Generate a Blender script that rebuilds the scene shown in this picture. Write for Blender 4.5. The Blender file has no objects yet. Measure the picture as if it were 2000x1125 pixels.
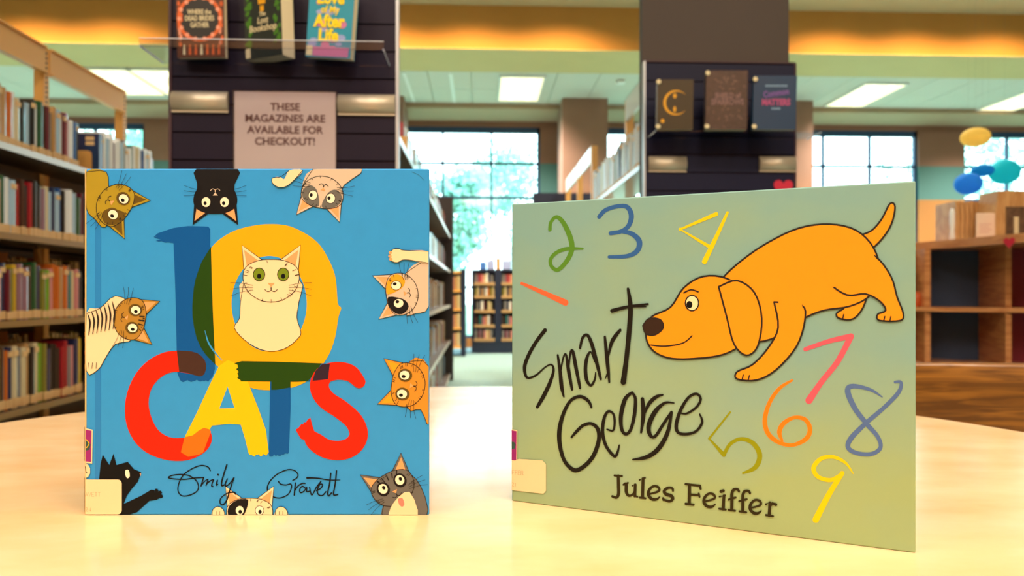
import bpy, bmesh, math, random
from mathutils import Vector, Matrix
from mathutils.geometry import tessellate_polygon
random.seed(7)
S = bpy.context.scene
COL = S.collection
R_ = math.radians

# ---------------------------------------------------------------- camera
CAM = Vector((0, 0, 0.925))
YAW = R_(2.5)
FW = Vector((math.sin(YAW), math.cos(YAW), 0))
RT = Vector((math.cos(YAW), -math.sin(YAW), 0))
UP = Vector((0, 0, 1))
FPX, HZ = 1440.0, 575.0
cd = bpy.data.cameras.new('camera')
cam = bpy.data.objects.new('camera', cd)
COL.objects.link(cam)
cam.location = CAM
cam.rotation_euler = (R_(90), 0, -YAW)
cd.sensor_width = 36
cd.lens = 36 * FPX / 2000
cd.shift_y = (HZ - 562.5) / 2000
cd.clip_start = 0.02
cd.dof.use_dof = True
cd.dof.focus_distance = 0.57
cd.dof.aperture_fstop = 8.5
S.camera = cam

# ---------------------------------------------------------------- light
W = bpy.data.worlds.new('sky')
S.world = W
W.use_nodes = True
wn = W.node_tree.nodes
wl = W.node_tree.links
bg = wn['Background']
bg.inputs[1].default_value = 8.0
tc = wn.new('ShaderNodeTexCoord')
sep = wn.new('ShaderNodeSeparateXYZ')
rmp = wn.new('ShaderNodeValToRGB')
rmp.color_ramp.elements[0].position = 0.0
rmp.color_ramp.elements[0].color = (0.80, 0.97, 1.0, 1)
rmp.color_ramp.elements[1].position = 0.7
rmp.color_ramp.elements[1].color = (0.50, 0.78, 1.0, 1)
wl.new(tc.outputs['Generated'], sep.inputs[0])
wl.new(sep.outputs[2], rmp.inputs[0])
wl.new(rmp.outputs[0], bg.inputs[0])


def area(name, loc, sx, sy, power, col, rot=(0, 0, 0)):
    l = bpy.data.lights.new(name, 'AREA')
    l.shape = 'RECTANGLE'
    l.size, l.size_y = sx, sy
    l.energy = power
    l.color = col
    o = bpy.data.objects.new(name, l)
    o.location = loc
    o.rotation_euler = rot
    COL.objects.link(o)
    return o


WARM = (1.0, 0.87, 0.70)
for ax, ay, pw in ((-2.6, -2.4, 112), (0, -2.4, 132), (2.6, -2.4, 118), (-2.2, -0.2, 72), (0.6, -0.2, 90), (3.2, -0.2, 90)):
    area('ceiling_lamp', (ax, ay, 4.5), 1.3, 1.3, pw, WARM)
for ax, ay in ((-5.2, 10.98), (0.61, 11.08), (5.96, 11.2), (8.6, 11.3), (-8.6, 11.0), (-2.2, 6.6), (2.6, 6.6), (6.2, 6.6), (-6.4, 6.6)):
    area('far_ceiling_lamp', (ax, ay, 3.98 if ay > 8 else 4.5), 0.6, 1.25, 165, (1.0, 0.92, 0.78)).data.spread = R_(125)
for k, ax in enumerate((-6.5, -5.5, -4.5, -1.2, -0.1, 1.0, 4.5, 5.6, 6.7)):
    l = bpy.data.lights.new('wall_washer', 'SPOT')
    l.energy = 290
    l.color = (1.0, 0.60, 0.22)
    l.spot_size = R_(146)
    l.spot_blend = 0.7
    l.shadow_soft_size = 0.08
    o = bpy.data.objects.new('wall_washer', l)
    o.location = (ax, 8.38, 4.53)
    o.rotation_euler = (R_(8), 0, 0)
    COL.objects.link(o)

S.view_settings.view_transform = 'Standard'
S.view_settings.look = 'None'
S.view_settings.gamma = 1
S.view_settings.use_curve_mapping = False
S.view_settings.exposure = 0.0


# ---------------------------------------------------------------- geometry helpers
def ray(px, py=HZ):
    return FW + RT * ((px - 1000) / FPX) + UP * ((HZ - py) / FPX)


def at(px, py, d):
    return CAM + ray(px, py) * d


def onY(px, py, Y):
    r = ray(px, py)
    return CAM + r * (Y / r.y)


def onX(px, py, X):
    r = ray(px, py)
    return CAM + r * (X / r.x)


def Yat(px, X):
    r = ray(px)
    return X * r.y / r.x


def lin(c):
    out = []
    for v in c[:3]:
        v = v / 255.0
        out.append(v / 12.92 if v <= 0.04045 else ((v + 0.055) / 1.055) ** 2.4)
    return (out[0], out[1], out[2], 1)


MATS = {}


def mat(name, col, rough=0.5, metal=0.0, coat=0.0, noise=0.0, scale=20, emit=0.0, bump=0.0, spec=0.5, stretch=None, col2=None):
    if name in MATS:
        return MATS[name]
    m = bpy.data.materials.new(name)
    m.use_nodes = True
    nt = m.node_tree
    b = nt.nodes['Principled BSDF']
    c = lin(col)
    b.inputs['Base Color'].default_value = c
    b.inputs['Roughness'].default_value = rough
    b.inputs['Metallic'].default_value = metal
    b.inputs['Coat Weight'].default_value = coat
    b.inputs['Coat Roughness'].default_value = 0.12
    b.inputs['Specular IOR Level'].default_value = spec
    if emit:
        b.inputs['Emission Color'].default_value = c
        b.inputs['Emission Strength'].default_value = emit
    if noise or bump or col2:
        t = nt.nodes.new('ShaderNodeTexCoord')
        mp = nt.nodes.new('ShaderNodeMapping')
        if stretch:
            mp.inputs['Scale'].default_value = stretch
        n = nt.nodes.new('ShaderNodeTexNoise')
        n.inputs['Scale'].default_value = scale
        n.inputs['Detail'].default_value = 5
        nt.links.new(t.outputs['Object'], mp.inputs[0])
        nt.links.new(mp.outputs[0], n.inputs['Vector'])
        r = nt.nodes.new('ShaderNodeValToRGB')
        r.color_ramp.elements[0].position = 0.32
        r.color_ramp.elements[1].position = 0.68
        if col2:
            ca, cb = lin(col2), c
        else:
            ca = tuple(x * (1 - noise) for x in c[:3]) + (1,)
            cb = tuple(min(1, x * (1 + noise)) for x in c[:3]) + (1,)
        r.color_ramp.elements[0].color = ca
        r.color_ramp.elements[1].color = cb
        nt.links.new(n.outputs['Fac'], r.inputs[0])
        nt.links.new(r.outputs[0], b.inputs['Base Color'])
        if bump:
            bn = nt.nodes.new('ShaderNodeBump')
            bn.inputs['Strength'].default_value = bump
            bn.inputs['Distance'].default_value = 0.002
            nt.links.new(n.outputs['Fac'], bn.inputs['Height'])
            nt.links.new(bn.outputs[0], b.inputs['Normal'])
    MATS[name] = m
    return m


def clearmat(name, tint=(255, 255, 255), gl=0.1, ior=1.45):
    if name in MATS:
        return MATS[name]
    m = bpy.data.materials.new(name)
    m.use_nodes = True
    nt = m.node_tree
    nt.nodes.clear()
    out = nt.nodes.new('ShaderNodeOutputMaterial')
    mx = nt.nodes.new('ShaderNodeMixShader')
    tr = nt.nodes.new('ShaderNodeBsdfTransparent')
    tr.inputs[0].default_value = lin(tint)
    g = nt.nodes.new('ShaderNodeBsdfGlossy')
    g.inputs['Roughness'].default_value = 0.06
    mx.inputs[0].default_value = gl
    nt.links.new(tr.outputs[0], mx.inputs[1])
    nt.links.new(g.outputs[0], mx.inputs[2])
    nt.links.new(mx.outputs[0], out.inputs[0])
    MATS[name] = m
    return m


def woodmat(name, c1, c2, scale=6, rough=0.35, stretch=(1, 6, 1), coat=0.2, knots=False):
    if name in MATS:
        return MATS[name]
    m = bpy.data.materials.new(name)
    m.use_nodes = True
    nt = m.node_tree
    b = nt.nodes['Principled BSDF']
    b.inputs['Roughness'].default_value = rough
    b.inputs['Coat Weight'].default_value = coat
    t = nt.nodes.new('ShaderNodeTexCoord')
    mp = nt.nodes.new('ShaderNodeMapping')
    mp.inputs['Scale'].default_value = stretch
    w = nt.nodes.new('ShaderNodeTexNoise')
    w.inputs['Scale'].default_value = scale
    w.inputs['Detail'].default_value = 8
    w.inputs['Distortion'].default_value = 0.8
    r = nt.nodes.new('ShaderNodeValToRGB')
    r.color_ramp.elements[0].position = 0.38
    r.color_ramp.elements[1].position = 0.60
    r.color_ramp.elements[0].color = lin(c2)
    r.color_ramp.elements[1].color = lin(c1)
    nt.links.new(t.outputs['Object'], mp.inputs[0])
    nt.links.new(mp.outputs[0], w.inputs['Vector'])
    nt.links.new(w.outputs['Fac'], r.inputs[0])
    nt.links.new(r.outputs[0], b.inputs['Base Color'])
    MATS[name] = m
    return m


def bx(bm, x0, x1, y0, y1, z0, z1, mi=0, M=None):
    vs = [bm.verts.new(Vector(p) if M is None else M @ Vector(p)) for p in
          ((x0, y0, z0), (x1, y0, z0), (x1, y1, z0), (x0, y1, z0), (x0, y0, z1), (x1, y0, z1), (x1, y1, z1), (x0, y1, z1))]
    for f in ((0, 3, 2, 1), (4, 5, 6, 7), (0, 1, 5, 4), (1, 2, 6, 5), (2, 3, 7, 6), (3, 0, 4, 7)):
        fc = bm.faces.new([vs[i] for i in f])
        fc.material_index = mi
    return vs


def prism(bm, pts, z0, z1, mi=0):
    a = [bm.verts.new((p[0], p[1], z0)) for p in pts]
    b = [bm.verts.new((p[0], p[1], z1)) for p in pts]
    n = len(pts)
    for q in (list(reversed(a)), b):
        f = bm.faces.new(q)
        f.material_index = mi
    for i in range(n):
        f = bm.faces.new((a[i], a[(i + 1) % n], b[(i + 1) % n], b[i]))
        f.material_index = mi


def lathe(bm, prof, n=32, c=(0, 0, 0), mi=0, smooth=True):
    rings = []
    for r, z in prof:
        rings.append([bm.verts.new((c[0] + r * math.cos(2 * math.pi * k / n), c[1] + r * math.sin(2 * math.pi * k / n), c[2] + z)) for k in range(n)])
    for a, b in zip(rings, rings[1:]):
        for k in range(n):
            f = bm.faces.new((a[k], a[(k + 1) % n], b[(k + 1) % n], b[k]))
            f.smooth = smooth
            f.material_index = mi
    bm.faces.new(list(reversed(rings[0]))).material_index = mi
    bm.faces.new(rings[-1]).material_index = mi


def tube(bm, a, b, r, n=8, mi=0):
    a, b = Vector(a), Vector(b)
    d = (b - a).normalized()
    u = d.orthogonal().normalized()
    v = d.cross(u)
    ra = [bm.verts.new(a + (u * math.cos(2 * math.pi * k / n) + v * math.sin(2 * math.pi * k / n)) * r) for k in range(n)]
    rb = [bm.verts.new(b + (u * math.cos(2 * math.pi * k / n) + v * math.sin(2 * math.pi * k / n)) * r) for k in range(n)]
    for k in range(n):
        f = bm.faces.new((ra[k], ra[(k + 1) % n], rb[(k + 1) % n], rb[k]))
        f.smooth = True
        f.material_index = mi
    bm.faces.new(list(reversed(ra))).material_index = mi
    bm.faces.new(rb).material_index = mi


def BM():
    return bmesh.new()


def obj(name, bm, mats, parent=None, bevel=0.0, loc=None, rotz=None, fix=True):
    if fix:
        bmesh.ops.recalc_face_normals(bm, faces=bm.faces)
    me = bpy.data.meshes.new(name)
    bm.to_mesh(me)
    bm.free()
    for m in (mats if isinstance(mats, (list, tuple)) else [mats]):
        me.materials.append(m)
    o = bpy.data.objects.new(name, me)
    COL.objects.link(o)
    if parent:
        o.parent = parent
    if loc is not None:
        o.location = loc
    if rotz is not None:
        o.rotation_euler = (0, 0, rotz)
    if bevel:
        md = o.modifiers.new('bevel', 'BEVEL')
        md.width = bevel
        md.segments = 2
        md.limit_method = 'ANGLE'
    return o


def box(name, x0, x1, y0, y1, z0, z1, m, parent=None, bevel=0.0):
    """box mesh with its origin at its base centre"""
    bm = BM()
    cx, cy = (x0 + x1) / 2, (y0 + y1) / 2
    bx(bm, x0 - cx, x1 - cx, y0 - cy, y1 - cy, 0, z1 - z0)
    return obj(name, bm, m, parent, bevel, loc=(cx, cy, z0))


def tag(o, label, cat, group=None):
    o['label'] = label
    o['category'] = cat
    if group:
        o['group'] = group
    return o


def thing(name, label, cat, loc=(0, 0, 0), rotz=0, group=None):
    o = bpy.data.objects.new(name, None)
    o.empty_display_size = 0.05
    COL.objects.link(o)
    o.location = loc
    o.rotation_euler = (0, 0, rotz)
    return tag(o, label, cat, group)


def struct(o):
    o['kind'] = 'structure'
    return o


def stuff(o):
    o['kind'] = 'stuff'
    return o


def text_mesh(body, size, m, name, parent, loc, rot=(0, 0, 0), bold=0.0, align='CENTER', shear=0.0, sx=1.0, ext=0.0003):
    cu = bpy.data.curves.new(name, 'FONT')
    cu.body = body
    cu.size = size
    cu.align_x = align
    cu.align_y = 'CENTER'
    cu.offset = bold
    cu.shear = shear
    cu.extrude = ext
    cu.resolution_u = 3
    t = bpy.data.objects.new(name, cu)
    COL.objects.link(t)
    dg = bpy.context.evaluated_depsgraph_get()
    me = bpy.data.meshes.new_from_object(t.evaluated_get(dg))
    bpy.data.objects.remove(t)
    bpy.data.curves.remove(cu)
    me.materials.clear()
    me.materials.append(m)
    o = bpy.data.objects.new(name, me)
    COL.objects.link(o)
    o.parent = parent
    o.location = loc
    o.rotation_euler = rot
    o.scale = (sx, 1, 1)
    return o


ORD = ['', 'first', 'second', 'third', 'fourth', 'fifth', 'sixth', 'seventh', 'eighth', 'ninth', 'tenth', 'eleventh', 'twelfth',
       'thirteenth', 'fourteenth', 'fifteenth', 'sixteenth', 'seventeenth', 'eighteenth', 'nineteenth', 'twentieth']


def nth(i):
    if i <= 20:
        return ORD[i]
    if i % 10 == 0:
        return {3: 'thirtieth', 4: 'fortieth', 5: 'fiftieth', 6: 'sixtieth'}[i // 10]
    return {2: 'twenty', 3: 'thirty', 4: 'forty', 5: 'fifty', 6: 'sixty'}[i // 10] + '-' + ORD[i % 10]


# ---------------------------------------------------------------- materials
M_wall = mat('wall_brown_paint', (150, 110, 90), 0.7, noise=0.03, scale=3)
M_band = mat('wall_teal_paint', (84, 128, 124), 0.7)
M_low = mat('wall_tan_paint', (176, 118, 60), 0.7)
M_fascia = mat('fascia_paint', (206, 150, 78), 0.75, noise=0.03, scale=2)
M_gyp = mat('plaster_border_paint', (206, 188, 132), 0.8, noise=0.02, scale=2)
M_tile = mat('ceiling_tile_white', (208, 210, 198), 0.9, noise=0.05, scale=90)
M_grid = mat('ceiling_grid_metal', (214, 226, 208), 0.6)
M_carpet = mat('carpet_grey', (116, 146, 146), 0.95, noise=0.18, scale=40, bump=0.3)
M_frame = mat('window_frame_blue', (36, 72, 112), 0.4)
M_glass = clearmat('window_glass', (246, 254, 254), 0.04)
M_acr = clearmat('clear_acrylic', (236, 238, 246), 0.07)
M_acre = mat('acrylic_edge', (235, 238, 245), 0.2, coat=0.5)
M_slatb = mat('slat_window_tint_laminate', (18, 17, 44), 0.5, noise=0.06, scale=6, spec=0.22)  # bluer copy of the dark slat, window reflection put into its colour
M_slat = mat('slat_dark_laminate', (26, 15, 34), 0.5, noise=0.06, scale=6, spec=0.22)
M_groove = mat('slat_groove', (66, 36, 40), 0.6)
M_trimm = mat('pale_edge_trim', (196, 196, 200), 0.35, metal=0.3)
M_column = mat('column_taupe_paint', (68, 54, 44), 0.7, noise=0.05, scale=2)
M_metal = mat('bookcase_cream_metal', (226, 170, 92), 0.42)
M_shelf = mat('shelf_tan_metal', (150, 116, 62), 0.4)
M_shelfw = mat('shelf_white_metal', (210, 208, 200), 0.3, coat=0.3)
M_under = mat('shelf_shade_brown', (74, 54, 34), 0.5)  # underside shade put into the colour, the metal itself is pale
M_dark = mat('dark_bronze_metal', (44, 32, 30), 0.5)
M_navy = mat('navy_laminate', (22, 32, 58), 0.4)
M_page = mat('page_paper', (226, 208, 168), 0.8, noise=0.05, scale=60, stretch=(1, 40, 1))
M_lab = mat('spine_label_cream', (226, 188, 132), 0.6)
M_silver = mat('brushed_silver', (206, 190, 164), 0.42, metal=0.45)
M_lamp = mat('troffer_diffuser', (255, 238, 196), 0.5, emit=1.25)
M_tubel = mat('troffer_tube_glow', (255, 246, 206), 0.5, emit=2.6)
M_white = mat('white_plastic', (236, 236, 232), 0.4)
M_wood = woodmat('honey_wood', (206, 140, 86), (178, 110, 62), 5, 0.28, (1, 1, 8))
M_oak = woodmat('oak_veneer', (146, 92, 28), (96, 56, 12), 5.5, 0.36, (1.2, 1, 15), coat=0.25)
M_sand = woodmat('pale_oak', (206, 160, 104), (182, 132, 78), 8, 0.4, (6, 1, 1))

# ---------------------------------------------------------------- room shell
YB = 12.9          # window wall
XL, XR, YF = -10.5, 11.5, -4.2
ZU, ZC = 4.57, 4.03
o = struct(box('floor', XL, XR, YF, YB + 0.2, -0.1, 0, M_carpet))
struct(box('wall_left', XL - 0.15, XL, YF, YB, 0, ZU, M_wall))
struct(box('wall_right', XR, XR + 0.15, YF, YB, 0, ZU, M_wall))
struct(box('wall_front', XL, XR, YF - 0.15, YF, 0, ZU, M_low))
ceil = struct(box('ceiling', XL, XR, YF, 9.3, ZU, ZU + 0.12, mat('upper_ceiling_paint', (196, 176, 136), 0.8)))
fas = struct(box('trim_1', XL, XR, 9.3, 9.42, ZC, ZU + 0.12, M_fascia))
bor = struct(box('trim_2', XL, XR, 9.42, 10.3, ZC, ZC + 0.1, M_gyp))
box('border_lip', XL, XR, 9.3, 9.42, ZC - 0.012, ZC, M_gyp, bor)
bor.children[0].location = bor.children[0].location - bor.location
sof = struct(box('trim_3', XL, XR, 12.0, YB, 3.95, ZC + 0.1, mat('soffit_paint', (176, 150, 120), 0.8)))
# ceiling grid with tiles
low = struct(box('ceiling_grid', XL, XR, 10.3, 12.0, ZC + 0.03, ZC + 0.1, M_grid))
bmt = BM()
bx(bmt, -0.3, 0.3, -0.42, 0.42, 0, 0.02)
tile_me = None
LAMPS = [(-5.14, 10.98), (0.61, 11.08), (5.96, 11.20), (8.63, 11.35), (-4.52, 10.98)]
for j, (ya, yb) in enumerate(((10.3, 11.15), (11.15, 12.0))):
    for i in range(36):
        x = XL + 0.31 + i * 0.61
        if tile_me is None:
            t = obj('ceiling_tile', bmt, M_tile, low)
            tile_me = t.data
        else:
            t = bpy.data.objects.new('ceiling_tile', tile_me)
            COL.objects.link(t)
            t.parent = low
        t.location = Vector((x, (ya + yb) / 2, ZC)) - low.location

lampn = ['left of the left slatwall panel', 'between the two slatwall panels', 'right of the right slatwall panel', 'at the right edge of the photo', 'half hidden by the left slatwall panel']
for k, (x, y) in enumerate(LAMPS):
    t = thing('ceiling_light', 'rectangular two-tube warm fluorescent ceiling light ' + lampn[k], 'ceiling light', (x, y, ZC - 0.03), group='fluorescent lights in the lower ceiling')
    bm = BM()
    for a in ((-0.33, -0.30, -0.66, 0.66), (0.30, 0.33, -0.66, 0.66), (-0.30, 0.30, -0.66, -0.63), (-0.30, 0.30, 0.63, 0.66)):
        bx(bm, a[0], a[1], a[2], a[3], 0, 0.028)
    obj('frame', bm, M_white, t)
    box('diffuser', -0.298, 0.298, -0.628, 0.628, 0.008, 0.02, M_lamp, t)
    for s in (-0.14, 0.14):
        bm = BM()
        bx(bm, -0.035, 0.035, -0.55, 0.55, 0, 0.006)
        obj('tube', bm, M_tubel, t, loc=(s, 0, 0.001))
for k, (px, w) in enumerate(((789, 0.05), (880, 0.05))):
    p = onY(px, 142, 10.35)
    tag(box('slot_diffuser', p.x - w / 2, p.x + w / 2, 10.35, 11.95, ZC - 0.012, ZC - 0.001, M_white),
        'narrow white air slot in the lower ceiling, ' + ('nearer the left slatwall panel' if k == 0 else 'nearer the middle ceiling light'), 'vent', 'ceiling air slots')
tag(box('smoke_detector', 0, 0.12, 0, 0.12, 0, 0.05, M_white, bevel=0.02), 'small round detector on the ceiling above the brown column', 'detector')
p = onY(1212, 148, 10.62)
bpy.data.objects['smoke_detector'].location = (p.x, p.y, ZC - 0.05)

# window wall
ZB0, ZB1 = 3.22, 2.62
period, wwin = 3.40, 2.56
x0 = onY(1055, 250, YB).x
rights = [x0 + k * period for k in range(-3, 4)]
Zs, Zt = 0.16, 3.86
edges = []
for k, xr in enumerate(rights):
    edges.append((xr - wwin, xr))
hd = struct(box('wall_back', XL, XR, YB, YB + 0.18, Zt, 4.1, M_wall))
bmz = BM()
bx(bmz, XL, XR, YB, YB + 0.18, 0, Zs)
struct(obj('baseboard_back', bmz, M_low))
prev = XL
piers = []
for (a, b) in edges:
    piers.append((prev, a))
    prev = b
piers.append((prev, XR))
for k, (a, b) in enumerate(piers):
    if b - a < 0.05:
        continue
    pr = box('pier', a, b, YB - 0.02, YB + 0.2, ZB0, Zt, M_wall, hd)
    pr.location -= hd.location
    pr = box('pier_band', a, b, YB - 0.02, YB + 0.2, ZB1, ZB0, M_band, hd)
    pr.location -= hd.location
    pr = box('pier_base', a, b, YB - 0.02, YB + 0.2, Zs, ZB1, M_low, hd)
    pr.location -= hd.location
hz = [onY(925, 318, YB).z, onY(925, 385, YB).z, 1.05]
for k, (a, b) in enumerate(edges):
    bm = BM()
    f = 0.05
    for q in ((a, a + f, Zs, Zt), (b - f, b, Zs, Zt), (a, b, Zs, Zs + f), (a, b, Zt - 0.10, Zt)):
        bx(bm, q[0], q[1], YB + 0.04, YB + 0.12, q[2], q[3])
    wdw = struct(obj('window_%d' % (k + 1), bm, M_frame))
    for i in (1, 2):
        xm = a + (b - a) * i / 3
        box('mullion', xm - 0.02, xm + 0.02, YB + 0.045, YB + 0.115, Zs, Zt, M_frame, wdw)
    for z in hz:
        box('transom', a, b, YB + 0.05, YB + 0.11, z - 0.022, z + 0.022, M_frame, wdw)
    zz = [Zs] + sorted(hz) + [Zt]
    for i in range(3):
        xa, xb = a + (b - a) * i / 3, a + (b - a) * (i + 1) / 3
        for j in range(4):
            box('pane', xa + 0.02, xb - 0.02, YB + 0.078, YB + 0.082, zz[j] + 0.02, zz[j + 1] - 0.02, M_glass, wdw)
# structural columns just inside the window wall
for k, px in enumerate((743, 1143, 1545)):
    c = onY(px, 300, 11.6)
    o = struct(box('column', c.x - 0.36, c.x + 0.36, 11.6, 12.3, 0, ZC, M_wall))
    tag(o, 'square brown painted column ' + ['behind the left slatwall panel', 'left of the right slatwall panel', 'just right of the right slatwall panel'][k] + ' by the windows', 'column')
# outside
struct(box('lawn', -45, 45, YB + 0.3, 70, -0.15, -0.05, mat('lawn_grass', (150, 176, 132), 0.9, noise=0.2, scale=3)))
M_leaf = mat('tree_leaves', (150, 200, 180), 0.6, noise=0.3, scale=2)
M_bark = mat('tree_bark', (150, 150, 140), 0.9, noise=0.2, scale=9, bump=0.5)


def tree(x, y, h, r, label):
    t = thing('tree', label, 'tree', (x, y, -0.05), group='trees outside the windows')
    bm = BM()
    tube(bm, (0, 0, 0), (0.05, 0, h * 0.45), 0.16, 10)
    for k in range(3):
        a = k * 1.26 + 0.4
        tube(bm, (0.05, 0, h * 0.35 + 0.1 * k), (math.cos(a) * r * 0.6, math.sin(a) * r * 0.6, h * 0.62), 0.035, 6)
    obj('trunk', bm, M_bark, t)
    rnd = random.Random(int(x * 10) + 99)
    blobs = [(rnd.uniform(-r, r) * 0.6, rnd.uniform(-r, r) * 0.6, h * 0.68 + rnd.uniform(-0.28, 0.28) * h, r * rnd.uniform(0.4, 0.65)) for _ in range(9)]
    vs, fs = [], []
    for (bx_, by_, bz_, br) in blobs:
        for _ in range(420):
            d = Vector((rnd.gauss(0, 1), rnd.gauss(0, 1), rnd.gauss(0, 1))).normalized() * br * rnd.uniform(0.6, 1.0)
            c = Vector((bx_, by_, bz_)) + d
            u = Vector((rnd.gauss(0, 1), rnd.gauss(0, 1), rnd.gauss(0, 1))).normalized()
            v = u.orthogonal().normalized()
            s = rnd.uniform(0.08, 0.15)
            i = len(vs)
            vs += [c - u * s, c + v * s * 0.6, c + u * s, c - v * s * 0.6]
            fs.append((i, i + 1, i + 2, i + 3))
    me = bpy.data.meshes.new('foliage')
    me.from_pydata([tuple(v) for v in vs], [], fs)
    me.materials.append(M_leaf)
    o = bpy.data.objects.new('foliage', me)
    COL.objects.link(o)
    o.parent = t
    stuff(o)


tree(-0.9, 24, 5.2, 1.5, 'pale leafy tree seen low through the window between the two picture books')
tree(-5.4, 19, 7.5, 2.2, 'tall leafy tree outside the window beside the left slatwall panel')
tree(1.5, 34, 7, 2.4, 'distant leafy tree outside the middle window')
tree(17.5, 25, 8.2, 3.0, 'leafy tree outside the right window behind the paper lanterns')
tree(-12, 28, 7, 2.5, 'leafy tree outside the far left window')

# ---------------------------------------------------------------- books on shelves
PAL = {
    'black': (26, 22, 24), 'navy blue': (26, 42, 84), 'dark brown': (70, 40, 26), 'cream': (216, 200, 158), 'white': (238, 242, 246),
    'crimson': (168, 30, 42), 'dark green': (30, 84, 46), 'lime green': (116, 166, 40), 'pale blue': (166, 200, 226), 'orange': (204, 104, 34),
    'yellow': (206, 170, 40), 'mauve': (144, 104, 120), 'grey': (128, 128, 132), 'teal': (40, 120, 124), 'tan': (190, 146, 92), 'olive': (128, 124, 44),
    'maroon': (100, 22, 40), 'royal blue': (36, 84, 156), 'pink': (206, 128, 130),
}
BMAT = {k: mat('book_cover_' + k.replace(' ', '_'), v, 0.3, coat=1.0) for k, v in PAL.items()}


def unit_book():
    bm = BM()
    t = 0.09
    prof = [(-0.5, 1), (-0.5, 0.02), (-0.3, 0.004), (0, 0), (0.3, 0.004), (0.5, 0.02), (0.5, 1), (0.5 - t, 1), (0.5 - t, 0.04), (-0.5 + t, 0.04), (-0.5 + t, 1)]
    # U shaped cover: outer strip and inner strip as quads, so it stays cheap
    outer = [(-0.5, 1), (-0.5, 0.045), (-0.28, 0.014), (0, 0), (0.28, 0.014), (0.5, 0.045), (0.5, 1)]
    inner = [(-0.5 + t, 1), (-0.5 + t, 0.06), (-0.28, 0.04), (0, 0.03), (0.28, 0.04), (0.5 - t, 0.06), (0.5 - t, 1)]
    rows = []
    for z in (0, 1):
        rows.append(([bm.verts.new((x, y, z)) for x, y in outer], [bm.verts.new((x, y, z)) for x, y in inner]))
    n = len(outer)
    for i in range(n - 1):
        bm.faces.new((rows[0][0][i], rows[0][0][i + 1], rows[1][0][i + 1], rows[1][0][i]))
        bm.faces.new((rows[0][1][i + 1], rows[0][1][i], rows[1][1][i], rows[1][1][i + 1]))
        for z in (0, 1):
            bm.faces.new((rows[z][0][i], rows[z][0][i + 1], rows[z][1][i + 1], rows[z][1][i]))
    for i in (0, n - 1):
        bm.faces.new((rows[0][0][i], rows[1][0][i], rows[1][1][i], rows[0][1][i]))
    bmesh.ops.recalc_face_normals(bm, faces=bm.faces)
    me = bpy.data.meshes.new('book')
    bm.to_mesh(me)
    bm.free()
    me.materials.append(BMAT['black'])
    return me


def unit_box(name, x0, x1, y0, y1, z0, z1, m):
    bm = BM()
    bx(bm, x0, x1, y0, y1, z0, z1)
    me = bpy.data.meshes.new(name)
    bm.to_mesh(me)
    bm.free()
    me.materials.append(m)
    return me


ME_BOOK = unit_book()
ME_PAGE = unit_box('page_block', -0.40, 0.40, 0.065, 0.975, 0.02, 0.98, M_page)
ME_LAB = unit_box('spine_label', -0.46, 0.46, -0.006, 0.03, 0.025, 0.17, M_lab)
ME_LAB2 = unit_box('spine_sticker', -0.44, 0.44, -0.006, 0.03, 0.84, 0.93, M_lab)


def book(loc, t, d, h, rotz, colour, label, group, parts=True, sticker=False, lean=0.0, cat='book', name='book'):
    o = bpy.data.objects.new(name, ME_BOOK)
    COL.objects.link(o)
    o.location = loc
    o.rotation_euler = (0, lean, rotz)
    o.scale = (t, d, h)
    o.material_slots[0].link = 'OBJECT'
    o.material_slots[0].material = BMAT[colour]
    tag(o, label, cat, group)
    if parts:
        for n, me in (('page_block', ME_PAGE), ('spine_label', ME_LAB)) + ((('spine_sticker', ME_LAB2),) if sticker else ()):
            c = bpy.data.objects.new(n, me)
            COL.objects.link(c)
            c.parent = o
    return o


def row(axis, fixed, a, b, z, rot, cols, hr, tr, depth, labf, group, parts=True, rnd=None, maxn=999, setback=0.01, stick=0.3):
    """a row of books from a to b along Y (axis 'y') or X (axis 'x')"""
    rnd = rnd or random.Random(1)
    p = a
    n = 0
    s = 1 if b > a else -1
    while n < maxn:
        t = rnd.uniform(*tr)
        if abs(b - p) < t:
            break
        h = rnd.uniform(*hr)
        c = cols[n % len(cols)] if isinstance(cols, list) else rnd.choice(cols)
        q = p + s * t / 2
        n += 1
        off = rnd.uniform(0, setback)
        if axis == 'y':
            loc = (fixed + (-off if rot > 0 else off), q, z)
        else:
            loc = (q, fixed + off, z)
        book(loc, t * 0.97, min(depth, h * 0.72), h, rot, c, labf(n, c, h), group, parts, sticker=rnd.random() < stick)
        p += s * t
    return n


SH = [0.924 + 0.624, 0.924 + 0.255, 0.924 - 0.11, 0.924 - 0.4875, 0.924 - 0.85]   # shelf tops
XF = -1.95                                                            # shelf front of the left bookcase


def shelf_box(name, x0, x1, y0, y1, z1, m, parent, th=0.024):
    o = box(name, x0, x1, y0, y1, z1 - th, z1, m)
    o.parent = parent
    o.location = Vector(o.location) - Vector(parent.location)
    return o


def kid(o, parent):
    o.parent = parent
    o.location = Vector(o.location) - Vector(parent.location)
    return o


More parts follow.
